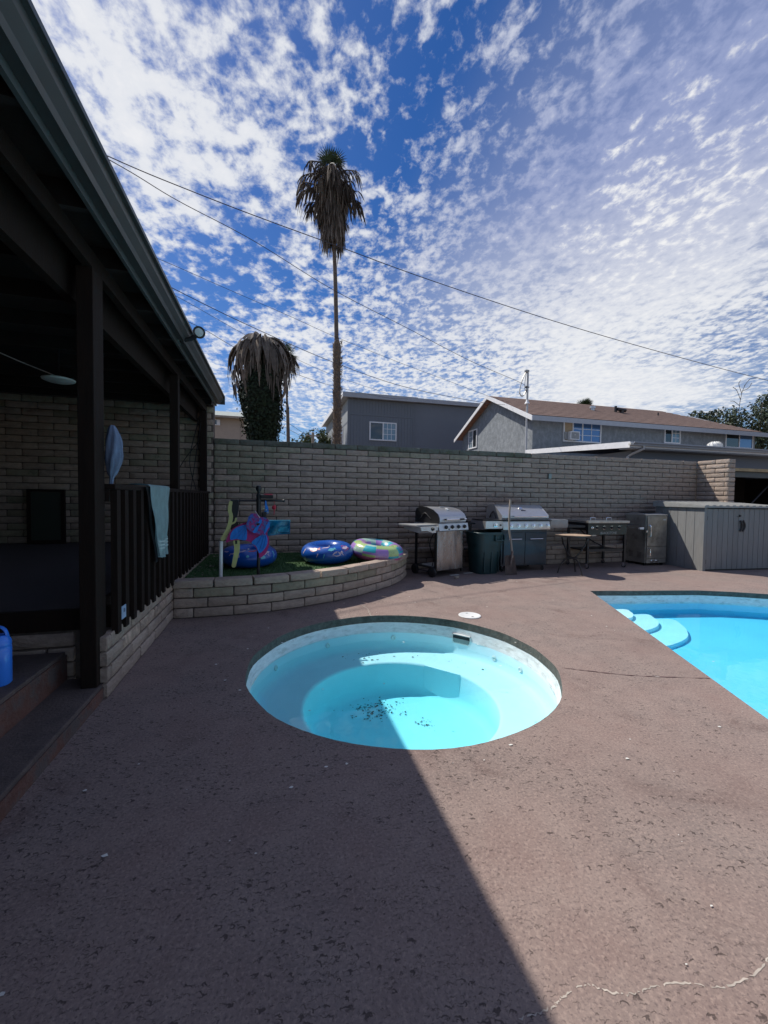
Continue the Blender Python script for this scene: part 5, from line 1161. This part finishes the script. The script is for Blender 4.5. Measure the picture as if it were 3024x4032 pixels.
for i in range(12):
    a = R(i*30); fin('fin', tb(catmull([(.10*math.cos(a), .10*math.sin(a), .318), (.20*math.cos(a+.25), .20*math.sin(a+.25), .24), (.222*math.cos(a+.45), .222*math.sin(a+.45), .13), (.14*math.cos(a+.6), .14*math.sin(a+.6), .02)], 4), .012, 5), M_light, tv)
# open carport at far right
cp = thing('carport', 'dark open carport with tan edge board at the far right', 'carport', (9.82, 6.95, 0))
fin('roof', bx(0, 5, .035, 2.8, 2.10, 2.13), M_woodi, cp); fin('edge_board', bx(-.02, 5, 0, .03, 2.055, 2.125), M_carport, cp); fin('beam', bx(0.0, 5, .06, .16, 1.92, 2.05), M_fascia, cp)
fin('back_wall', bx(0.0, 5, 2.75, 2.82, 0, 2.1), M_woodi, cp); fin('side_wall', bx(-.04, -.0, .2, 2.75, 0, 2.095), M_woodi, cp); fin('closing_end_wall', bx(4.95, 5, .2, 2.75, 0, 2.095), M_woodi, cp)
fin('brace', tb([(1.6, .4, 1.3), (2.4, .4, 1.95)], .02, 6), M_black, cp)
# tan building at left
tb_ = thing('tan_building', 'tan two storey building with pale roof at the left behind the wall', 'building', (-4.6, 20, 0))
fin('wall', bx(0, 4.4, 0, 6, 0, 4.88), M_tan, tb_); bm = B(); prism(bm, [(-.3, 4.87), (-.3, 4.93), (3, 5.75), (6.3, 4.93), (6.3, 4.87)], -.3, 4.7, axis='x'); fin('roof', bm, M_tanroof, tb_)
fin('eave_trim', bx(-.3, 4.7, -.335, -.302, 4.84, 4.93), M_wooden, tb_); fin('panel_joint', bx(3.08, 3.10, -.006, -.001, 3, 4.86), M_wooden, tb_)
wb = fin('window', bx(1.95, 2.22, -.06, -.002, 4.52, 4.78, bev=.01), M_frame, tb_); fin('pane', bx(1.97, 2.08, -.07, -.062, 4.56, 4.75), M_glassd, wb)

# ------------------------------------------------------------------ wires
WR = {'A': [(-4.6, 8.6, 7.9), (-2.857, 9.0, 7.637), (-1.727, 9.208, 7.501), (-0.439, 9.415, 7.366), (1.296, 9.658, 7.198), (3.89, 9.963, 6.913), (8.038, 10.355, 6.529), (12.785, 10.707, 6.183), (17.683, 11.0, 5.876), (22, 11.2, 5.7)],
'B': [(-4.2, 7.9, 7.45), (-2.811, 9.0, 7.539), (-2.03, 9.882, 7.677), (-0.516, 11.091, 7.805), (1.669, 12.339, 7.513), (4.372, 13.507, 7.182), (7.298, 14.515, 6.676), (10.014, 15.3, 6.30), (10.80, 15.95, 6.32)],
'C': [(-3.6, 9.8, 6.4), (-2.267, 11.0, 6.265), (-0.569, 12.375, 6.128), (1.953, 13.828, 5.851), (4.933, 15.125, 5.612), (8.96, 16.5, 5.63), (10.75, 17.6, 5.9)],
'D': [(-3.4, 10.5, 5.8), (-2.043, 12.0, 5.875), (-1.059, 13.667, 5.90), (0.654, 15.682, 5.939), (2.437, 17.263, 5.99), (5.29, 19.258, 6.2), (6.533, 20.0, 6.42), (8.5, 25.9, 7.9)],
'E': [(-4.3, 11.2, 7.5), (-2.762, 12.0, 7.418), (-1.312, 12.973, 7.386), (0.572, 13.961, 7.23), (2.18, 14.659, 7.013), (5.112, 15.718, 6.657), (7.712, 16.502, 6.33), (9.575, 17.0, 6.065), (10.8, 17.3, 5.95)],
'F': [(-3.6, 11.9, 7.0), (-2.547, 13.0, 6.933), (-1.789, 14.159, 6.971), (-0.847, 15.293, 6.927), (0.696, 16.766, 6.857), (2.501, 18.152, 6.718), (4.382, 19.364, 6.653), (5.491, 19.8, 6.54), (7.14, 25.7, 8.05)]}
WLab = {'A': 'thick upper power line crossing the whole sky to the right edge', 'B': 'power line dropping to the service mast loops', 'C': 'power line dropping to the gable peak of the stucco house', 'D': 'thin lowest wire ending on the gray building roof', 'E': 'thin wire between the mast line and the gable line', 'F': 'faint thin wire passing behind the ivy covered palm'}
for k, p in WR.items():
    o = fin('power_line', tb(catmull(p, 8), {'A': .009, 'B': .008, 'C': .009, 'D': .007, 'E': .006, 'F': .006}[k], 6), M_wire, smooth='full'); tag(o, WLab[k], 'wire')
for i, (za, zb) in enumerate(((4.9, 4.2), (5.4, 4.8), (4.4, 4.1), (5.8, 5.0))):
    o = fin('power_line', tb(catmull([(-1, 27, za+1.2), (1.0, 29, za+.55), (3, 31, zb+.6), (6, 34, zb+.3)], 8), .012, 5), M_wire); tag(o, ('third', 'second highest', 'lowest', 'highest')[i] + ' of the far faint wires low between the palms', 'wire')
up = thing('utility_pole', 'far utility pole with crossarm between the palm and the green tree', 'pole', (2.717, 30, 0)); fin('shaft', tb([(0, 0, 0), (0, 0, 6.0)], .10, 8), M_wooden, up); fin('crossarm', bx(-.45, .45, -.05, .05, 5.72, 5.80), M_wooden, up)

# ------------------------------------------------------------------ palms
def ribbon(bm, p, d, L, w, rnd, droop=1.0, seg=4, mi=0, curl=.15):
    """thin hanging ribbon starting at p heading d then falling"""
    d = Vector(d).normalized(); pts = [Vector(p)]
    for i in range(seg):
        d = (d + Vector((rnd.uniform(-curl, curl), rnd.uniform(-curl, curl), -droop))).normalized(); pts.append(pts[-1]+d*L/seg)
    side = Vector((rnd.uniform(-1, 1), rnd.uniform(-1, 1), 0)).normalized(); prev = None
    for i, q in enumerate(pts):
        ww = w*(.55, 1, .95, .75, .12)[min(4, int(i*4/seg))]*rnd.uniform(.8, 1.2); off = Vector((0, 0, 0))
        cur = (bm.verts.new(q-side*ww/2), bm.verts.new(q+side*ww/2+off))
        if prev: bm.faces.new((prev[0], prev[1], cur[1], cur[0])).material_index = mi
        prev = cur
def frond_mesh(seed, petiole, out, drop, nrib, Lr, w, m, spread=.35, fall=1.2):
    rnd = random.Random(seed); bm = B()
    # petiole curve in xz plane
    pts = catmull([(0, 0, 0), (out*.45, 0, petiole*.35), (out*.8, 0, petiole*.1), (out, 0, -drop)], 3)
    tube(bm, pts, [.018]*len(pts), 4, cap=False)
    for i in range(nrib):
        t_ = rnd.uniform(.35, 1.0); p = pts[int(t_*(len(pts)-1))]
        a = rnd.uniform(-1, 1)*1.3; d = Vector((math.cos(a)*.8, math.sin(a), rnd.uniform(-.6, .3)))
        ribbon(bm, p, d, Lr*rnd.uniform(.6, 1.15), w*rnd.uniform(.7, 1.3), rnd, droop=fall*rnd.uniform(.4, 1), curl=spread)
    me = bpy.data.meshes.new('frond'); bm.to_mesh(me); bm.free(); me.materials.append(m); return me
def fan_mesh(seed, L, n, w, m, droop=.25):
    rnd = random.Random(seed); bm = B(); tube(bm, [(0, 0, 0), (L*.5, 0, 0)], .015, 4, cap=False)
    for i in range(n):
        a = R(-85+170*i/(n-1)); d = Vector((math.cos(a), math.sin(a), rnd.uniform(-.05, .1)))
        q0 = Vector((L*.5, 0, 0)); side = Vector((-d.y, d.x, 0)); q1 = q0+d*L*.35; q2 = q0+d*L*.62-Vector((0, 0, droop*L*.3)); 
        v = [bm.verts.new(q0-side*.004), bm.verts.new(q0+side*.004), bm.verts.new(q1+side*w), bm.verts.new(q2), bm.verts.new(q1-side*w)]
        bm.faces.new((v[0], v[1], v[2], v[4])); bm.faces.new((v[4], v[2], v[3]))
    me = bpy.data.meshes.new('frond'); bm.to_mesh(me); bm.free(); me.materials.append(m); return me
rnd = random.Random(77)
# --- tall palm
tp = thing('palm_tree', 'very tall fan palm with a shaggy skirt of dead fronds', 'palm tree', (2.42, 16, 0))
bm = B(); tp_pts = [(0, 0, 0), (-.02, 0, 3), (-.07, 0, 7.2), (-.09, 0, 7.5), (-.15, 0, 9.5), (-.23, 0, 11.2), (-.36, 0, 13.6)]
c = catmull(tp_pts, 6); tube(bm, c, [.150+.012*math.sin(i*1.7) if p.z < 7.3 else .085-.003*(p.z-7.3) for i, p in enumerate(c)], 14); fin('trunk', bm, M_trunk, tp, smooth='full')
bm = B()
for i in range(900):
    z = rnd.uniform(2.2, 7.35); a = rnd.uniform(0, 6.28); cx = -.02*z/3; r = .155
    p = Vector((cx+r*math.cos(a), r*math.sin(a), z)); o_ = Vector((math.cos(a), math.sin(a), 0)); s_ = Vector((-math.sin(a), math.cos(a), 0)); L = rnd.uniform(.05, .11); w_ = rnd.uniform(.03, .05)
    v = [bm.verts.new(p-s_*w_), bm.verts.new(p+s_*w_), bm.verts.new(p+o_*L*.7+Vector((0, 0, L*.9))+s_*w_*.3), bm.verts.new(p+o_*L*.7+Vector((0, 0, L*.9))-s_*w_*.3)]
    bm.faces.new(v)
bt2 = fin('boots', bm, M_boot, tp, smooth='raw'); bt2['kind'] = 'stuff'
skm = [frond_mesh(100+i, .35, .55, .25, 26, .95, .035, M_dead) for i in range(5)]; skt = [frond_mesh(120+i, .05, .18, .35, 22, .85, .045, M_deadg, .12, 2.5) for i in range(4)]
def rnd_place(par, me, cx, cyy, z, az, tilt, sc, name='dead_frond'):
    o = bpy.data.objects.new(name, me); COL.objects.link(o); o.parent = par; o.location = (cx, cyy, z); o.rotation_euler = (0, tilt, az); o.scale = (sc, sc, sc); return o
for i in range(84):   # tight lower skirt
    z = 11.0+2.3*rnd.random(); k = .80+.25*(z-11.0)/2.3; az_ = rnd.uniform(0, 6.28); ro_ = .06+.16*min(1, (z-11.0)/1.0)
    rnd_place(tp, skt[i % 4], -.26-.05*(z-11)+ro_*math.cos(az_), ro_*math.sin(az_), z+.45, az_, R(rnd.uniform(-8, 8)), rnd.uniform(.85, 1.1)*k*1.15)
tuft = [frond_mesh(160+i, .30, .80, .06, 24, .62, .040, M_dead, .30, 1.6) for i in range(6)]
for i in range(30):   # ragged mid fronds
    z = rnd.uniform(12.6, 13.9); rnd_place(tp, skm[i % 5], -.33, 0, z, rnd.uniform(0, 6.28), R(rnd.uniform(-20, 20)), rnd.uniform(.6, .95))
for i, (z, az, s_) in enumerate(((13.5, 0.2, 1.15), (13.45, 3.0, 1.2), (13.0, 2.8, 1.35), (12.75, 3.5, 1.3), (12.35, 3.05, 1.0), (12.6, 2.5, 1.1), (12.65, -.1, 1.35), (13.1, .3, 1.2), (13.5, -.5, 1.2), (13.2, 1.2, 1.1), (13.2, 4.6, 1.2), (12.9, 5.3, 1.2), (13.6, 2.1, 1.1), (13.7, 3.6, 1.1), (11.95, .15, .75), (12.0, 3.2, .62), (13.0, 4.1, 1.1), (12.8, 5.8, 1.15))):
    rnd_place(tp, tuft[i % 6], -.36, 0, z, az, R(rnd.uniform(-12, 6)), s_*1.08)
fm = [fan_mesh(140+i, .95, 15, .022, M_pgreen) for i in range(3)]
for i in range(22): rnd_place(tp, fm[i % 3], -.38, 0, 13.70, rnd.uniform(0, 6.28), R(rnd.uniform(-80, -25)), rnd.uniform(.6, .85), 'green_frond')
# --- ivy covered palm
ip = thing('palm_tree', 'dead palm with gray drooping fronds and an ivy covered trunk', 'palm tree', (-0.37, 13, 0))
fin('trunk', tb([(0, 0, 0), (0, 0, 5.9)], .28, 12), M_trunk, ip, smooth='full')
def ivy_r(z, a): 
    prof = [(0, .42), (3.0, .43), (3.5, .55), (3.9, .63), (4.4, .68), (4.9, .58), (5.3, .46), (5.6, .30)]
    for i in range(len(prof)-1):
        if prof[i][0] <= z <= prof[i+1][0]: r = prof[i][1]+(prof[i+1][1]-prof[i][1])*(z-prof[i][0])/(prof[i+1][0]-prof[i][0]); break
    else: r = .3
    return 1.0*r*(1+.12*noise.noise(Vector((math.cos(a)*1.6, math.sin(a)*1.6, z*1.3)))*2)
bm = B()
for i in range(9500):
    z = rnd.uniform(2.0, 5.55); a = rnd.uniform(0, 6.283); r = ivy_r(z, a)-abs(rnd.gauss(0, .05))+ (rnd.uniform(0, .17) if rnd.random() < .12 else 0)
    p = Vector((r*math.cos(a), r*math.sin(a), z)); s = rnd.uniform(.022, .048)
    nrm = Vector((math.cos(a)+rnd.uniform(-.9, .9), math.sin(a)+rnd.uniform(-.9, .9), rnd.uniform(-.3, .9))).normalized(); t1 = nrm.orthogonal().normalized(); t2_ = nrm.cross(t1); ro = rnd.uniform(0, 6.28); t1, t2_ = t1*math.cos(ro)+t2_*math.sin(ro), t2_*math.cos(ro)-t1*math.sin(ro)
    v = [bm.verts.new(p-t1*s), bm.verts.new(p+t2_*s*.8), bm.verts.new(p+t1*s*1.3), bm.verts.new(p-t2_*s*.8)]; bm.faces.new(v)
iv = fin('ivy', bm, M_ivy, ip, smooth='raw'); iv['kind'] = 'stuff'
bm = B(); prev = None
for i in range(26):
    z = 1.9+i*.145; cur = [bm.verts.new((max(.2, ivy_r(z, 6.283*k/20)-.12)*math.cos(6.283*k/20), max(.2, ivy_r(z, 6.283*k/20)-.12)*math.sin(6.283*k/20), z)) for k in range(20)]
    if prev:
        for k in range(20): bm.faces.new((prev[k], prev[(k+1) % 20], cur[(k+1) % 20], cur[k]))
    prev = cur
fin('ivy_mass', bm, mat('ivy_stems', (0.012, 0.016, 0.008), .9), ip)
def droop_frond(seed, L, w):
    rnd = random.Random(seed); bm = B(); prev = None; n = 14
    for i in range(n+1):
        t_ = i/n; x = .08+.74*math.sin(min(1, t_*1.15)*1.45)**1.1; z = .14*math.sin(t_*2.4) - L*max(0, t_-.12)**1.55; 
        ww = w*(.35+1.1*math.sin(math.pi*min(1, t_*.9+.08)))*(1 if t_ < .92 else .4)
        cur = [bm.verts.new((x+.0*k, ww*(k-2)/2*1.0 + .02*math.sin(t_*9+k), z + (-.035 if k % 2 else .02) - abs(k-2)*.03)) for k in range(5)]
        if prev:
            for k in range(4):
                if not (t_ > .55 and rnd.random() < .12): bm.faces.new((prev[k], prev[k+1], cur[k+1], cur[k]))
        prev = cur
    for i in range(7):
        t_ = rnd.uniform(.5, 1); ribbon(bm, (.08+.74*t_, rnd.uniform(-w, w)*.6, -L*max(0, t_-.1)**1.5), (0, 0, -1), rnd.uniform(.25, .5), .04, rnd, 1.0)
    me = bpy.data.meshes.new('frond'); bm.to_mesh(me); bm.free(); me.materials.append(M_deadg); return me
dfm = [droop_frond(i, 1.25+.1*(i % 3), .075) for i in range(6)]
for i in range(58):
    o = rnd_place(ip, dfm[i % 6], 0, 0, 6.02+rnd.uniform(-.12, .06), i*2.399+rnd.uniform(-.2, .2), R(rnd.uniform(-6, 14)), 1.0); s_ = rnd.uniform(.85, 1.2); o.scale = (s_*rnd.uniform(.95, 1.18), s_, rnd.uniform(.75, 1.3))
for i in range(26): rnd_place(ip, skt[i % 4], rnd.uniform(-.1, .1), rnd.uniform(-.1, .1), 5.75, rnd.uniform(0, 6.28), 0, .6)
# --- thin far palm
np_ = thing('palm_tree', 'thin far palm partly behind the ivy covered palm', 'palm tree', (0.98, 30, 0))
fin('trunk', tb([(0, 0, 0), (0, 0, 5.4), (-.06, 0, 7.6), (-.10, 0, 8.0), (-.22, 0, 11.0)], [.125, .125, .11, .075, .055], 10), M_trunk, np_, smooth='full')
for i in range(40): rnd_place(np_, skt[i % 4], -.25, 0, 11.2+rnd.uniform(-.4, .3), rnd.uniform(0, 6.28), 0, 1.0)
for i in range(24): rnd_place(np_, skm[i % 5], -.25, 0, 11.0+rnd.uniform(-.3, .4), rnd.uniform(0, 6.28), 0, rnd.uniform(.8, 1.3))
for i in range(16): rnd_place(np_, fm[i % 3], -.25, 0, 11.2, rnd.uniform(0, 6.28), R(rnd.uniform(-80, 5)), 1.1, 'green_frond')
# --- small palm top behind the house roof
qp = thing('palm_tree', 'small green palm top peeking over the brown house roof', 'palm tree', (26.1, 30, 0))
fin('trunk', tb([(0, 0, 0), (0, 0, 9.4)], .2, 8), M_trunk, qp)
for i in range(30): rnd_place(qp, fm[i % 3], 0, 0, 9.3, rnd.uniform(0, 6.28), R(rnd.uniform(-85, 0)), 1.0, 'green_frond')

# ------------------------------------------------------------------ leafy trees
def leafy(name, label, loc, blobs, n, s, m, mtrunk=True, seed=1, limbs=()):
    t_ = thing(name, label, 'tree', loc); rn = random.Random(seed); bm = B()
    tot = sum(b_[3]**2 for b_ in blobs)
    for (x, y, z, r) in blobs:
        for i in range(int(n*r*r/tot)):
            u = Vector((rn.gauss(0, 1), rn.gauss(0, 1), rn.gauss(0, 1))).normalized()*r*(rn.random()**.4); u.z *= .8
            if noise.noise((u+Vector((x, y, z)))*1.4/max(r, .5)) < -.12: continue
            p = Vector((x, y, z))+u; nrm = Vector((rn.gauss(0, 1), rn.gauss(0, 1), rn.gauss(0, 1)+.5)).normalized(); a = nrm.orthogonal().normalized(); c_ = nrm.cross(a); q = s*rn.uniform(.5, 1.4)
            bm.faces.new([bm.verts.new(p-a*q), bm.verts.new(p+c_*q*.5), bm.verts.new(p+a*q), bm.verts.new(p-c_*q*.5)])
    cr = fin('crown', bm, m, t_, smooth='raw'); cr['kind'] = 'stuff'
    fin('trunk', tb([(0, 0, 0), (.1, 0, blobs[0][2]*.5), (blobs[0][0], blobs[0][1], blobs[0][2])], [.25, .2, .08], 8), M_bark, t_, smooth='full')
    for (x, y, z, r) in blobs[1:]: fin('limb', tb([(.1, 0, blobs[0][2]*.5), ((x+.1)/2, y/2, z*.75), (x, y, z)], [.10, .07, .02], 6), M_bark, t_)
    for q in limbs: fin('bare_branch', tb(catmull(q, 4), .02, 5, cap=False), M_bark, t_)
    return t_
leafy('broadleaf_tree', 'large dark leafy tree behind the right end of the brown roof', (37.5, 24, 0), [(.5, 0, 7.3, 2.1), (2.2, 0, 9.2, 1.6), (-2.2, .5, 8.1, 1.25), (-1.2, 0, 7.0, 1.6), (1.2, 0, 8.6, 1.1), (-.4, 0, 6.0, 1.5), (2.5, 0, 6.5, 2.2), (-2.9, 0, 7.6, .8), (2.6, 0, 10.4, .9), (.6, 0, 9.4, .9)], 13000, .11, M_leafd, seed=4,
      limbs=[[(-2.0, 0, 8.0), (-1.9, 0, 9.2), (-1.7, 0, 10.1), (-1.4, 0, 10.7)], [(-1.85, 0, 9.5), (-2.3, 0, 10.2), (-2.7, 0, 10.4)], [(-1.75, 0, 10.0), (-2.1, 0, 10.7), (-1.9, 0, 11.0)], [(-1.6, 0, 10.2), (-1.0, 0, 10.5), (-.7, 0, 10.9)], [(-1.9, 0, 9.0), (-2.5, 0, 9.3), (-2.9, 0, 9.3)], [(-1.5, 0, 10.6), (-.9, 0, 11.2), (-.3, 0, 11.3)]])
leafy('broadleaf_tree', 'small dark tree top left of the large tree over the brown roof', (32.0, 24, 0), [(0, 0, 7.5, .9), (-.8, 0, 7.9, .55), (.9, 0, 8.0, .6)], 1600, .10, M_leafd, seed=5)
leafy('broadleaf_tree', 'rounded green tree just over the wall left of the tall palm', (2.9, 34, .55), [(0, 0, 5.3, 1.1), (.7, 0, 5.6, 1.1), (-.9, 0, 4.9, .9), (1.4, 0, 5.0, .9), (-1.6, 0, 4.6, .8)], 6000, .10, M_leaf, seed=6)
